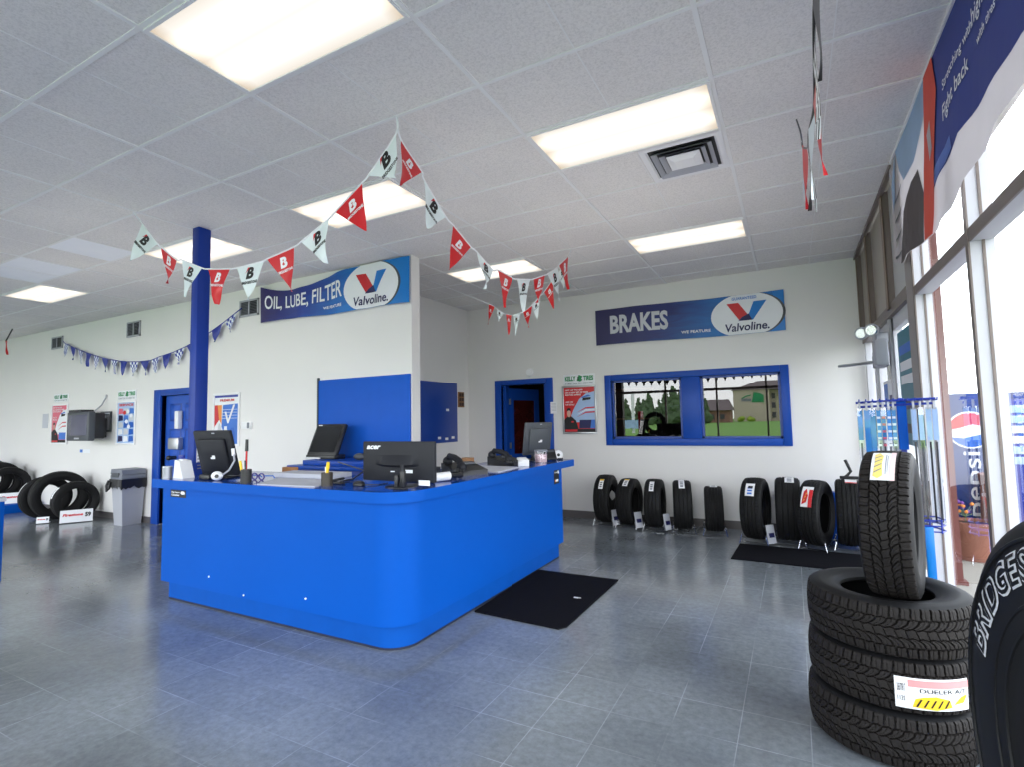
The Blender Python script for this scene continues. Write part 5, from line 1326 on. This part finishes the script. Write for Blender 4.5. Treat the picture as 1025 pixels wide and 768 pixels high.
# --- stack of lug tires by the storefront
SC = Vector((.349, 3.16))
hst = .232
for k, (dx, dy, rr, lb) in enumerate(((-.012, .0, .3, 'bottom tire of the stack by the storefront, lying flat on the floor'), (.0, .01, 1.1, 'middle tire of the stack, wearing a wide yellow and white sticker'), (.006, -.005, 2.0, 'top tire of the stack, lying flat with another tire standing on it'))):
    t = tire('lug', (SC.x + dx, SC.y + dy, hst * .5 + hst * k + .001), .337, hst - .002, (0, math.radians(90), rr), lb, 'stacked lug tires by the storefront')
    if k == 1:
        fn0 = tread_fn('lug')
        # angle on this tire that faces the camera
        M_ = Matrix.Rotation(rr, 4, 'Z') @ Matrix.Rotation(math.radians(90), 4, 'Y')
        def ang(px, py):
            best = None
            for i in range(720):
                v = 2 * PI * i / 720; q = Vector((SC.x + dx, SC.y + dy, .36)) + M_ @ fn0(0, v, 0)
                d = q - CAM
                x = 512.5 + FPX * d.dot(RX) / d.dot(FX)
                if (M_ @ fn0(0, v, 0)).dot(-d) > 0 and (best is None or abs(x - px) < best[0]): best = (abs(x - px), v)
            return best[1]
        va, vb = ang(896, 0), ang(972, 0)
        # extend beyond the big tyre's edge
        if abs(vb - va) > PI: vb += 2 * PI if vb < va else -2 * PI
        sg = 1 if vb > va else -1
        up_ = -1   # local x points down in the world
        F = lambda u, v, off=0: fn0(up_ * (v - .5) * .135 + .015, va + (vb - va) * 1.06 * u, off)
        s = art('tread_sticker', [rect(0, 1, 0, 1)], F, WHITE, t, .004, .1, 'white, red and yellow paper sticker')
        art('red_line', [rect(.16, 1, .72, .94)], F, mat('faded_red_print', rgb(232, 150, 150), .5), s, .006, .1)
        art('lettering', [text_fit('DUELER A/T', .3, .95, .55, .68, bold=.01), text_fit('265/70R17', .03, .13, .55, .8, bold=.01), text_fit('113S', .03, .12, .25, .4, bold=.01)], F, KPRINT, s, .006, .1)
        art('flame', [[(.2, .08), (.24, .34), (.34, .42), (.5, .46), (.68, .36), (.72, .12), (.5, .02)], [(.74, .2), (.86, .44), (.97, .5), (.9, .25)]], F, YPRINT, s, .006, .1)
        art('flame_line', [[(.24 + .09 * i, .1), (.30 + .09 * i, .34), (.325 + .09 * i, .34), (.265 + .09 * i, .1)] for i in range(5)], F, KPRINT, s, .007, .1)
t = tire('lug', (.400, 3.13, hst * 3 + .345 - .045), .343, .205, (0, 0, math.radians(-13)), 'tall tire standing upright on top of the stack, tread to the camera', 'stacked lug tires by the storefront')
fn0 = tread_fn('lug')
F = lambda u, v, off=0: fn0(-.058 + .108 * u, .24 + .62 * (1 - v), off)
s = art('tread_sticker', [rect(0, 1, 0, 1)], F, WHITE, t, .004, .1, 'white, yellow and pink paper sticker')
art('flame', [[(.1, .1), (.15, .5), (.12, .85), (.3, .95), (.5, .8), (.46, .5), (.5, .12), (.3, .04)]], F, mat('pale_yellow_print', rgb(236, 214, 120), .5), s, .006, .1)
art('flame_line', [[(.14, .18 + .16 * i), (.44, .3 + .16 * i), (.44, .33 + .16 * i), (.14, .22 + .16 * i)] for i in range(4)], F, GREYP, s, .007, .1)
art('pink_edge', [rect(.80, 1, 0, 1)], F, mat('pale_pink_print', rgb(240, 206, 206), .5), s, .006, .1)
art('text_line', [rect(.6, .63, .15, .85), rect(.68, .70, .2, .8)], F, GREYP, s, .007, .1)

# --- large white-lettered tire in front
BT = Vector((.505, 1.138, .904))
tag(MB().box(.28, .76, .7, 1.6, 0, .442, .01).build('display_plinth', TRIMB), 'low blue plinth under the big white-lettered tire by the glass', 'plinth')
t = tire('big', BT, .46, .30, (0, 0, math.radians(6)), 'big black tire with white outlined lettering, nearest the camera, cut by the photo edge', None)
R0, W0 = .46, .30; rr0 = .25
def side_x(r):
    f = (r - rr0) / (R0 - rr0)
    pr = [(0, .43), (.38, .485), (.55, .5), (.66, .497), (.70, .488), (.78, .484), (.86, .465)]
    for (a, x), (b, y) in zip(pr, pr[1:]):
        if a <= f <= b: return W0 * (x + (y - x) * (f - a) / (b - a))
    return W0 * .465
def arc_fn(ph0, rm):
    # u along the arc (m at radius rm), v radial offset; clockwise as seen from the room side
    def f(u, v, off=0):
        r = rm + v; ph = ph0 + u / rm
        return Vector((-(side_x(r) + off), r * math.cos(ph), r * math.sin(ph)))
    return f
rm = .343
def text_arc(s, th0, h, gap, m, off, bold, lb):
    g = arc_fn(th0, rm); items = []; x = 0
    for ch in s:
        vs, fs = text2d(ch, bold, .18)
        vs0, _ = text2d(ch, 0.0, .18); a, b = min(v[0] for v in vs0), max(v[0] for v in vs0)
        k = h / .69
        items.append(([((vx - a) * k * 1.05 + x, vy * k) for vx, vy in vs], fs)); x += (b - a) * k * 1.05 + gap
    return art('lettering', items, lambda u, v, o=0: g(u, v, o), m, t, off, .02, lb)
text_arc('BRIDGESTONE', math.radians(20), .052, .006, WPRINT, .0015, .05, 'white outline of the lettering')
text_arc('BRIDGESTONE', math.radians(20), .052, .006, SIDE, .0030, .0, 'black inside of the lettering')
for r_, o_ in ((.28, .004), (.31, .003), (.412, .004)):
    m = MB(); q = [Vector((-(side_x(r_) + .001), r_ * math.cos(2 * PI * k / 96), r_ * math.sin(2 * PI * k / 96))) for k in range(96)]
    m.tube(q, o_, 6, True); m.build('sidewall_rib', SIDE, t)

# --- far tires by the middle wall
def card_sign(label, p, w, h, rz, tilt=-.25, base=True):
    t = thing('price_sign', label, 'price sign', p, 0, None)
    M = Matrix.Translation(p) @ Matrix.Rotation(rz, 4, 'Z') @ Matrix.Rotation(tilt, 4, 'X')
    m = MB(); m.box(-w / 2, w / 2, -.004, .004, 0, h, 0, M); m.build('card', WPRINT, t)
    f = lambda u, v, off=0: M @ Vector((u, -.004 - off, v))
    art('lettering', [text_fit('Firestone', -w * .42, w * .2, h * .5, h * .72, bold=.05, shear=.2)], f, REDL, t, .003, None, 'red lettering')
    art('lettering', [text_fit('59', w * .26, w * .44, h * .38, h * .75, bold=.05)], f, KPRINT, t, .003)
    if base: m = MB(); m.box(-w / 2, w / 2, 0, .10, 0, .006, 0, Matrix.Translation(p) @ Matrix.Rotation(rz, 4, 'Z')); m.build('foot', WPRINT, t)
    return t
FAR = [((-10.72, 4.44), .325, .2, -6, 'rib', 'front tire of the far cluster with a white price sign before it'),
       ((-11.14, 4.385), .405, .24, -10, 'rib', 'largest tire of the far cluster, standing behind the front one'),
       ((-11.50, 4.33), .36, .22, -14, 'road', 'back tire of the far cluster, with a long white sticker on its tread')]
for k, ((x, y), R, W, rz, kind, lb) in enumerate(FAR):
    t = tire(kind, (x, y, R + .004), R, W, (0, 0, math.radians(rz)), lb, 'tires on the floor by the far wall')
    if k != 1:
        fn0 = tread_fn(kind); F = lambda u, v, off=0, fn0=fn0: fn0(u, v, off)
        art('tread_sticker', [rect(-.03, .03, .75, 1.35)], F, WHITE, t, .003, .05, 'white sticker')
card_sign('white price sign with red lettering leaning before the front far tire', Vector((-10.43, 4.34, .012)), .42, .2, math.radians(62))
card_sign('small plain-footed white sign between the far tires', Vector((-10.86, 4.06, .012)), .16, .1, math.radians(55))
tag(MB().box(-16.2, -12.8, 4.0, 4.76, 0, .16, .006).build('display_platform', BLUE), 'low blue platform carrying tires at the far end of the wall', 'platform')
for k, ((x, y), R, lb) in enumerate((((-13.3, 4.42), .335, 'front tire on the low blue platform'), ((-13.72, 4.40), .38, 'second tire on the low blue platform'), ((-14.2, 4.36), .41, 'rearmost tire on the low blue platform'))):
    tire('rib', (x, y, .16 + R + .003), R, .22, (0, 0, math.radians(-6)), lb, 'tires on the blue platform')
card_sign('white price sign with red lettering on the blue platform', Vector((-12.95, 4.40, .166)), .42, .2, math.radians(64))
# edge of another counter at the picture border
t = thing('display_counter', 'blue counter end with a pale top just entering at the border of the photo', 'counter', (-7.8, 2.0, 0))
MB().box(-8.4, -7.18, 1.7, 2.37, 0, .80, .006).build('body', BLUE, t); MB().box(-8.42, -7.17, 1.68, 2.38, .80, .84, .006).build('top', GPAPER, t)

# ================================================================== FLOOR MATS
m = MB(); m.prism([(-2.33, 3.66), (-1.58, 3.62), (-1.54, 3.68), (-1.525, 4.93), (-2.36, 4.93), (-2.355, 4.4)], 0.001, .012)
mt = thing('floor_mat', 'black rectangular floor mat along the right side of the blue counter', 'floor mat', (-1.94, 4.28, 0)); m.build('pile', MATM, mt)
m = MB(); m.box(-1.72, -1.68, 4.28, 4.30, .012, .016, 0, None); m.box(-1.70, -1.66, 4.29, 4.30, .012, .016)
tag(m.build('paper_scrap', PAPER), 'tiny white scrap of paper lying on the mat by the counter', 'paper scrap')
m = MB(); m.prism([(-.66, 6.16), (.72, 6.10), (.72, 6.85), (-.63, 6.90)], .001, .012)
tag(m.build('floor_mat', MATM), 'black floor mat in front of the tires by the entrance', 'floor mat')

# ================================================================== WIPER BLADE RACK
ry = 4.32
t = thing('wiper_rack', 'blue wire display rack hung with wiper blade packs behind the tire stack', 'display rack', (.57, ry, 0))
BW = mat('blue_wire', rgb(24, 50, 150), .35)
m = MB(); m.box(.625, .655, ry - .012, ry + .012, 0, 1.62); m.build('post', BW, t)
m = MB(); m.box(.612, .664, ry - .03, ry - .018, 1.28, 1.60); m.build('header_panel', BLUE, t)
m = MB()
for z, w in ((1.605, 1.0), (1.575, .95)):
    m.tube([(.61 - .225 * w, ry - .03, z - .01), (.61, ry - .035, z), (.61 + .205 * w, ry - .05, z + .005)], .008, 6)
for k in range(12):
    x = .395 + k * .0375; y0 = ry - .03; m.tube([(x, y0 + .04, 1.60), (x, y0 - .10, 1.60), (x, y0 - .11, 1.615)], .004, 5)
m.build('top_hooks', BW, t)
m = MB()
for z in (.70, .735, .77): m.tube([(.46, ry - .1, z + .07), (.79, ry - .1, z + .07), (.82, ry - .04, z + .07), (.79, ry + .06, z + .07), (.46, ry + .06, z + .07)], .005, 6, True)
for k in range(6): m.tube([(.49 + k * .06, ry - .1, .76), (.49 + k * .06, ry - .1, .85)], .004, 5)
m.build('lower_basket', BW, t)
m = MB(); m.cyl((.64, ry, 0), (.64, ry, .02),   .17, .16, 28); m.build('base', BW, t)
PKS = [(.400, 0), (.438, 1), (.470, 1), (.502, 2), (.530, 2), (.558, 2), (.586, 2), (.690, 3), (.728, 3), (.766, 3), (.800, 3)]
for k, (x, kd) in enumerate(PKS):
    zt_, zb = 1.585, (.98 if kd < 3 else .82)
    w = (.030, .036, .026, .030)[kd]
    lb = {0: 'outermost clear wiper blade pack on the rack, away from the glass', 1: 'bright blue wiper blade packs hanging on the rack', 2: 'clear and blue speckled wiper blade packs beside the blue rack panel', 3: 'narrow clear wiper blade packs with pale blue tops, nearest the glass'}[kd]
    q = thing('wiper_blade_pack', lb, 'wiper blade pack', (x, ry - .1, zb), 0, 'wiper blade packs %d' % kd if kd else 'wiper blade pack end')
    yy = ry - .085 - .012 * (k % 2); M = Matrix.Translation((x, yy, 0)) @ Matrix.Rotation(math.radians(-12 + 9 * (k % 3)), 4, 'Z')
    m = MB(); m.box(-w / 2, w / 2, -.008, .008, zb, zt_ - .03, .0, M); m.build('sleeve', CLEARP, q)
    m = MB(); m.box(-w / 2 + .002, w / 2 - .002, -.002, .002, zt_ - .24 if kd != 1 else zb + .02, zt_ - .04, 0, M); m.build('backing_card', CLOTHP if kd < 3 else LBPRINT, q)
    if kd == 2:
        m = MB()
        for z in range(6): m.box(-w * .35, w * .35, -.0045, -.003, zt_ - .10 - z * .045, zt_ - .085 - z * .045, 0, M)
        m.build('printed_bands', WPRINT if k != 4 else PINK, q)
    m = MB(); m.box(-.005, .005, .0, .006, zb + .01, zt_ - (.26 if kd < 3 else .25), 0, M); m.build('blade', DGREY if kd < 3 else CHAR, q)
    m = MB(); m.box(-.006, .006, -.003, .003, zt_ - .045, zt_ + .012, 0, M); m.build('hang_tab', LGREY, q)
tag(MB().box(.70, .745, ry - .12, ry - .10, .40, .80, .003).build('wiper_blade_carton', SKYV), 'bright blue tall carton hanging low on the rack under its basket', 'carton')

# ================================================================== OUTSIDE BY THE GLASS
struct(MB().box(.96, 4.2, -30, 40, -.1, -.012).build('ground_sidewalk', CONC))
struct(MB().box(4.2, 300, -30, 300, -.2, -.08).build('ground_parking_lot', ASPH))
struct(MB().box(-300, 4.2, -20, YF - .15, -.2, -.06).build('ground_front_lot', ASPH))
struct(MB().box(-400, 300, -400, -20, -.2, -.04).build('ground_lawn', GRASS))
struct(MB().box(-60, 4.2, 11.2, 300, -.2, -.08).build('ground_rear_lot', ASPH))
# vending machine
vy = 7.55
a = at_y(944.5, 405, vy); vx0 = a.x; vx1 = vx0 + .74; vz = 1.725
t = thing('vending_machine', 'tall blue soda vending machine with a round red, white and blue emblem outside the glass', 'vending machine', ((vx0 + vx1) / 2, vy + .35, 0))
MB().box(vx0, vx1, vy, vy + .75, -.01, vz, .02).build('cabinet', PEPB, t)
m = MB(); m.box(vx0 + .52, vx1 - .03, vy - .01, vy + .01, .25, vz - .08, .006); m.build('button_panel', BLUEV, t)
for k in range(6): MB().box(vx0 + .56, vx1 - .07, vy - .018, vy - .008, 1.5 - k * .11, 1.58 - k * .11, .004).build('selection_button', WHITE if k in (2, 3) else LBPRINT, t)
MB().box(vx0 + .08, vx0 + .46, vy - .012, vy, .18, .34, .01).build('delivery_door', BLACK, t)
fn = plane_fn((vx0, vy, 0), (1, 0, 0), (0, 0, 1), (0, -1, 0))
p = at_y(963, 431, vy); gx, gz, gr = .215, p.z, .205
art('emblem_rim', [ell(gx, gz, gr, gr, 40)], fn, WPRINT, t, .003)
art('emblem_red', [[(gx + .92 * gr * math.cos(q), gz + .92 * gr * math.sin(q)) for q in [math.radians(8 + 172 * k / 20) for k in range(21)]] + [(gx - .4 * gr, gz + .12 * gr), (gx + .1 * gr, gz + .30 * gr)]], fn, REDV, t, .005, None, 'red upper part of the emblem')
art('emblem_blue', [[(gx + .92 * gr * math.cos(q), gz + .92 * gr * math.sin(q)) for q in [math.radians(205 + 140 * k / 20) for k in range(21)]] + [(gx + .4 * gr, gz - .25 * gr), (gx - .3 * gr, gz - .45 * gr)]], fn, MIDV, t, .005, None, 'blue lower part of the emblem')
vs, fs = text_fit('pepsi', .0, .70, 0, .19, bold=.004)
art('lettering', [([(.33 - y, x + .38) for x, y in vs], fs)], fn, WPRINT, t, .004, None, 'white lettering running up the front')
# brown canopy post, pots
p = at_z(959.5, 583, 0)
t = thing('canopy_post', 'thin red-brown canopy post outside the glass beside the vending machine', 'post', (p.x, p.y, 0))
MB().box(p.x - .032, p.x + .032, p.y - .032, p.y + .032, -.01, 3.85).build('shaft', BRICKR, t); MB().box(p.x - .06, p.x + .06, p.y - .06, p.y + .06, -.012, .02).build('foot_plate', BRICKR, t)
p = at_z(977, 559, 0); uy = min(p.y + .33, 7.40)
t = thing('terracotta_pot', 'wide terracotta flower pot on the pavement outside the glass', 'pot', (p.x, p.y, -.01))
m = MB(); m.lathe([(0, 0), (.155, 0), (.180, .30), (.205, .30), (.21, .39), (.185, .39), (.175, .35), (0, .35)], 36, (p.x, p.y, -.01)); m.build('pot_body', TERRA, t)
m = MB(); m.cyl((p.x, p.y, .34), (p.x, p.y, .352), .175, seg=24); m.build('soil', BROWN, t)
q = thing('bedding_plant', 'small plant with purple and orange flowers in the terracotta pot', 'plant', (p.x - .06, p.y, .38))
m = MB(); rs = random.Random(2)
for k in range(14):
    e = Vector((p.x - .06 + rs.uniform(-.09, .07), p.y + rs.uniform(-.08, .08), .38 + rs.uniform(.05, .17))); m.tube([(p.x - .06, p.y, .37), (p.x - .06, p.y, .42), e], .004, 5)
m.build('stems', LEAF2, q)
for mm in (mat('purple_flower', rgb(120, 70, 150), .6), OPRINT):
    m = MB()
    for k in range(7): m.sphere((p.x - .06 + rs.uniform(-.09, .07), p.y + rs.uniform(-.08, .08), .40 + rs.uniform(.05, .17)), .018, 8)
    m.build('flowers', mm, q)
t = thing('clay_urn', 'narrow upright terracotta urn standing behind the wide flower pot', 'urn', (p.x + .24, uy, -.01))
m = MB(); m.lathe([(0, 0), (.10, 0), (.13, .3), (.11, .75), (.13, .86), (.115, .87), (.09, .76), (0, .74)], 28, (p.x + .24, uy, -.01)); m.build('urn_body', TERRA, t)

# trees, houses and signs across the road (mirrored in the reflective panes)
def tree(x, y, h, kind, label, group):
    rs = random.Random(int(x * 7 + y)); t = thing('conifer' if kind else 'leafy_tree', label, 'tree', (x, y, -.05), 0, group)
    m = MB(); m.cyl((x, y, -.06), (x, y, h * .5), h * .025, h * .012, 8); m.build('trunk', BROWN, t)
    b = bmesh.new()
    n = 26 if not kind else 30
    for k in range(n):
        if kind:
            z = h * (.12 + .86 * k / n); R = h * .22 * (1 - k / n) + h * .02; a = rs.uniform(0, 6.28); c = Vector((x + R * .55 * math.cos(a), y + R * .55 * math.sin(a), z)); s = R * .6 + h * .02
        else:
            a = rs.uniform(0, 6.28); e = rs.uniform(-.6, 1); R = h * .30 * rs.random() ** .5; c = Vector((x + R * math.cos(a), y + R * math.sin(a), h * (.62 + .28 * e * (1 - R / (h * .4))))); s = h * rs.uniform(.09, .16)
        r_ = bmesh.ops.create_icosphere(b, subdivisions=2, radius=s, matrix=Matrix.Translation(c))
        for v in r_['verts']: v.co += Vector((rs.uniform(-1, 1), rs.uniform(-1, 1), rs.uniform(-1, 1))) * s * .22
    m = MB(); m.bm(b); m.build('foliage', LEAF if kind else LEAF2, t)
rs0 = random.Random(11)
for k, (x, y, h, kd) in enumerate([(-38.5 + 1.75 * k, -102 - 9 * (k % 3), (6.2 if k < 6 else 8.0) + rs0.uniform(-.9, 1.0), 1) for k in range(12)]):
    tree(x, y, h, kd, 'dark conifer of the row across the lawn, seen mirrored in the interior window', 'conifers across the lawn')
for k, (x, y, h) in enumerate(((78, 62, 5.5), (84, 70, 6.5), (90, 66, 6.0), (70, 75, 5.5), (52, 92, 6), (47, 96, 5.4))):
    tree(x, y, h, 0, 'hazy leafy tree far beyond the parking lot outside the glass', 'leafy trees beyond the parking lot')
for x in (-13.0, -10.6): 
    t = thing('garden_shrub', 'small yellow-green shrub before the mirrored hotel', 'shrub', (x * 1.0, -150, -.04), 0, 'shrubs before the hotel')
    m = MB()
    rs = random.Random(int(-x * 3))
    for k in range(9): m.sphere((x + rs.uniform(-.6, .6), -150 + rs.uniform(-.4, .4), .5 + rs.uniform(0, .5)), .6, 8)
    m.build('foliage', mat('yellow_green_leaf', rgb(150, 170, 60), .9, var=.3), t)
t = thing('hotel', 'tan hotel with a hipped grey roof and green sign, mirrored in the interior window', 'building', (-9, -160, -.1))
MB().box(-15.4, -5.6, -168, -154, -.1, 9.3).build('front_block', TANW, t); MB().box(-5.6, 2.5, -170, -157, -.1, 9.3).build('side_block', TANW, t)
m = MB(); vs = [(-16, -169, 9.3), (3, -169, 9.3), (3, -153.4, 9.3), (-16, -153.4, 9.3), (-9, -161, 12.4), (0, -161, 12.4)]
m.add(vs, [(0, 1, 5, 4), (1, 2, 5), (2, 3, 4, 5), (3, 0, 4), (3, 2, 1, 0)]); m.build('roof', ROOF, t)
for k in range(3): MB().box(-5.2, -4.2, -156.95, -156.8, 1.0 + k * 2.8, 2.6 + k * 2.8).build('window', DGREY, t)
fn = plane_fn((-15.4, -154, 0), (1, 0, 0), (0, 0, 1), (0, 1, 0))
art('sign_letter', [[(5.0, 5.6), (5.6, 8.6), (7.2, 8.2), (8.3, 7.6), (8.2, 5.5)]], fn, GREENP, t, .1, None, 'green corner emblem')
art('sign_band', [rect(2.2, 4.9, 5.9, 6.7)], fn, GREYP, t, .1); art('sign_arc', [[(2.2, 6.8), (3.5, 7.6), (4.9, 7.9), (4.9, 7.5), (3.5, 7.2), (2.4, 6.6)]], fn, GREENP, t, .1)
t = thing('house', 'low brown-roofed house beside the mirrored hotel', 'building', (-18, -138, -.1))
MB().box(-24, -14.6, -142, -134, -.1, 3.2).build('walls', mat('brick_wall', rgb(150, 110, 96), .8, var=.2), t)
m = MB(); vs = [(-25, -143, 3.2), (-14, -143, 3.2), (-14, -133, 3.2), (-25, -133, 3.2), (-23, -138, 6.2), (-15, -138, 6.2)]
m.add(vs, [(0, 1, 5, 4), (1, 2, 5), (2, 3, 4, 5), (3, 0, 4), (3, 2, 1, 0)]); m.build('roof', ROOF, t)
for x in (-22, -19.5, -17): MB().box(x, x + 1.1, -133.98, -133.9, .9, 2.2).build('window', DGREY, t)
t = thing('pole_sign', 'white pole sign across the road, mirrored in the interior window', 'sign', (-15, -40, 0))
m = MB(); m.box(-15.15, -14.85, -40.1, -39.9, -.05, 4.2); m.build('pole', WHITE, t); m = MB(); m.box(-16.1, -14.2, -39.85, -39.75, .45, 1.35); m.build('sign_board', LBPRINT, t)
# waiting chairs and display near the front glass
t = thing('waiting_chair', 'dark waiting chair near the front glass, mirrored in the interior window', 'chair', (-3.45, -1.7, 0))
MB().box(-3.72, -3.2, -1.95, -1.45, .42, .5, .02).build('seat', BLACK, t); MB().box(-3.72, -3.2, -1.47, -1.40, .5, 1.32, .02).build('backrest', BLACK, t)
for x in (-3.70, -3.22):
    for y in (-1.93, -1.45): MB().box(x - .015, x + .015, y - .015, y + .015, 0, .42).build('leg', BLACK, t)
t = thing('display_stand', 'dark red display stand near the front glass, mirrored in the interior window', 'display stand', (-4.15, -1.7, 0))
MB().box(-4.5, -3.8, -1.95, -1.4, 0, .98, .01).build('base', BROWN, t); MB().box(-4.48, -4.40, -1.9, -1.5, .98, 1.75, .01).build('red_panel', REDL, t)
tire('road', (-3.97, -1.66, .983 + .37), .37, .24, (0, 0, math.radians(70)), 'tire standing on the dark red display stand, mirrored in the interior window', None)

# ================================================================== LIGHT
w = bpy.data.worlds.new('overcast_sky'); scene.world = w; w.use_nodes = True
nt = w.node_tree; bg = nt.nodes['Background']
tc = nt.nodes.new('ShaderNodeTexCoord'); sx = nt.nodes.new('ShaderNodeSeparateXYZ'); nt.links.new(tc.outputs['Generated'], sx.inputs['Vector'])
cr = nt.nodes.new('ShaderNodeValToRGB'); e = cr.color_ramp.elements
e[0].position = 0.0; e[0].color = (.55, .56, .58, 1); e[1].position = 1.0; e[1].color = (.78, .87, 1.0, 1)
k = e.new(.5); k.color = (1.0, 1.0, 1.0, 1); k = e.new(.62); k.color = (.88, .94, 1.0, 1)
mr = nt.nodes.new('ShaderNodeMapRange'); mr.inputs['From Min'].default_value = -1
nt.links.new(sx.outputs['Z'], mr.inputs['Value']); nt.links.new(mr.outputs['Result'], cr.inputs['Fac'])
n = nt.nodes.new('ShaderNodeTexNoise'); n.inputs['Scale'].default_value = 3.5; n.inputs['Detail'].default_value = 5
nt.links.new(tc.outputs['Generated'], n.inputs['Vector'])
mm = nt.nodes.new('ShaderNodeMapRange'); mm.inputs['To Min'].default_value = .8; mm.inputs['To Max'].default_value = 1.15; nt.links.new(n.outputs['Fac'], mm.inputs['Value'])
mx = nt.nodes.new('ShaderNodeMix'); mx.data_type = 'RGBA'; mx.blend_type = 'MULTIPLY'; mx.inputs['Factor'].default_value = 1
nt.links.new(cr.outputs['Color'], mx.inputs['A']); nt.links.new(mm.outputs['Result'], mx.inputs['B']); nt.links.new(mx.outputs['Result'], bg.inputs['Color'])
SKY = 7.0
bg.inputs['Strength'].default_value = SKY
def portal(name, loc, rot, sx_, sy_):
    l = bpy.data.lights.new(name, 'AREA'); l.shape = 'RECTANGLE'; l.size = sx_; l.size_y = sy_; l.cycles.is_portal = True
    o = bpy.data.objects.new(name, l); col.objects.link(o); o.location = loc; o.rotation_euler = rot; return o
def fill_lamp(name, loc, sx_, sy_, power):
    l = bpy.data.lights.new(name, 'AREA'); l.shape = 'RECTANGLE'; l.size = sx_; l.size_y = sy_; l.energy = power; l.color = (1.0, .93, .86)
    o = bpy.data.objects.new(name, l); col.objects.link(o); o.location = loc; o.rotation_euler = (PI, 0, 0); return o
fill_lamp('added_fill_back', (-1.6, 4.6, 2.1), 3.0, 3.0, 13)  # both lamps are added, unseen upward fill that brightens the ceiling
fill_lamp('added_fill_middle', (-6.5, 3.2, 2.1), 4.0, 2.0, 9)
portal('daylight_portal_front', ((XL + .95) / 2, YF - .12, H / 2), (math.radians(90), 0, 0), .95 - XL, H)
portal('daylight_portal_side', (.97, (YF + YB) / 2, H / 2), (math.radians(90), 0, math.radians(90)), YB - YF, H)
scene.view_settings.view_transform = 'Standard'
scene.view_settings.look = 'None'
scene.view_settings.exposure = 0.12
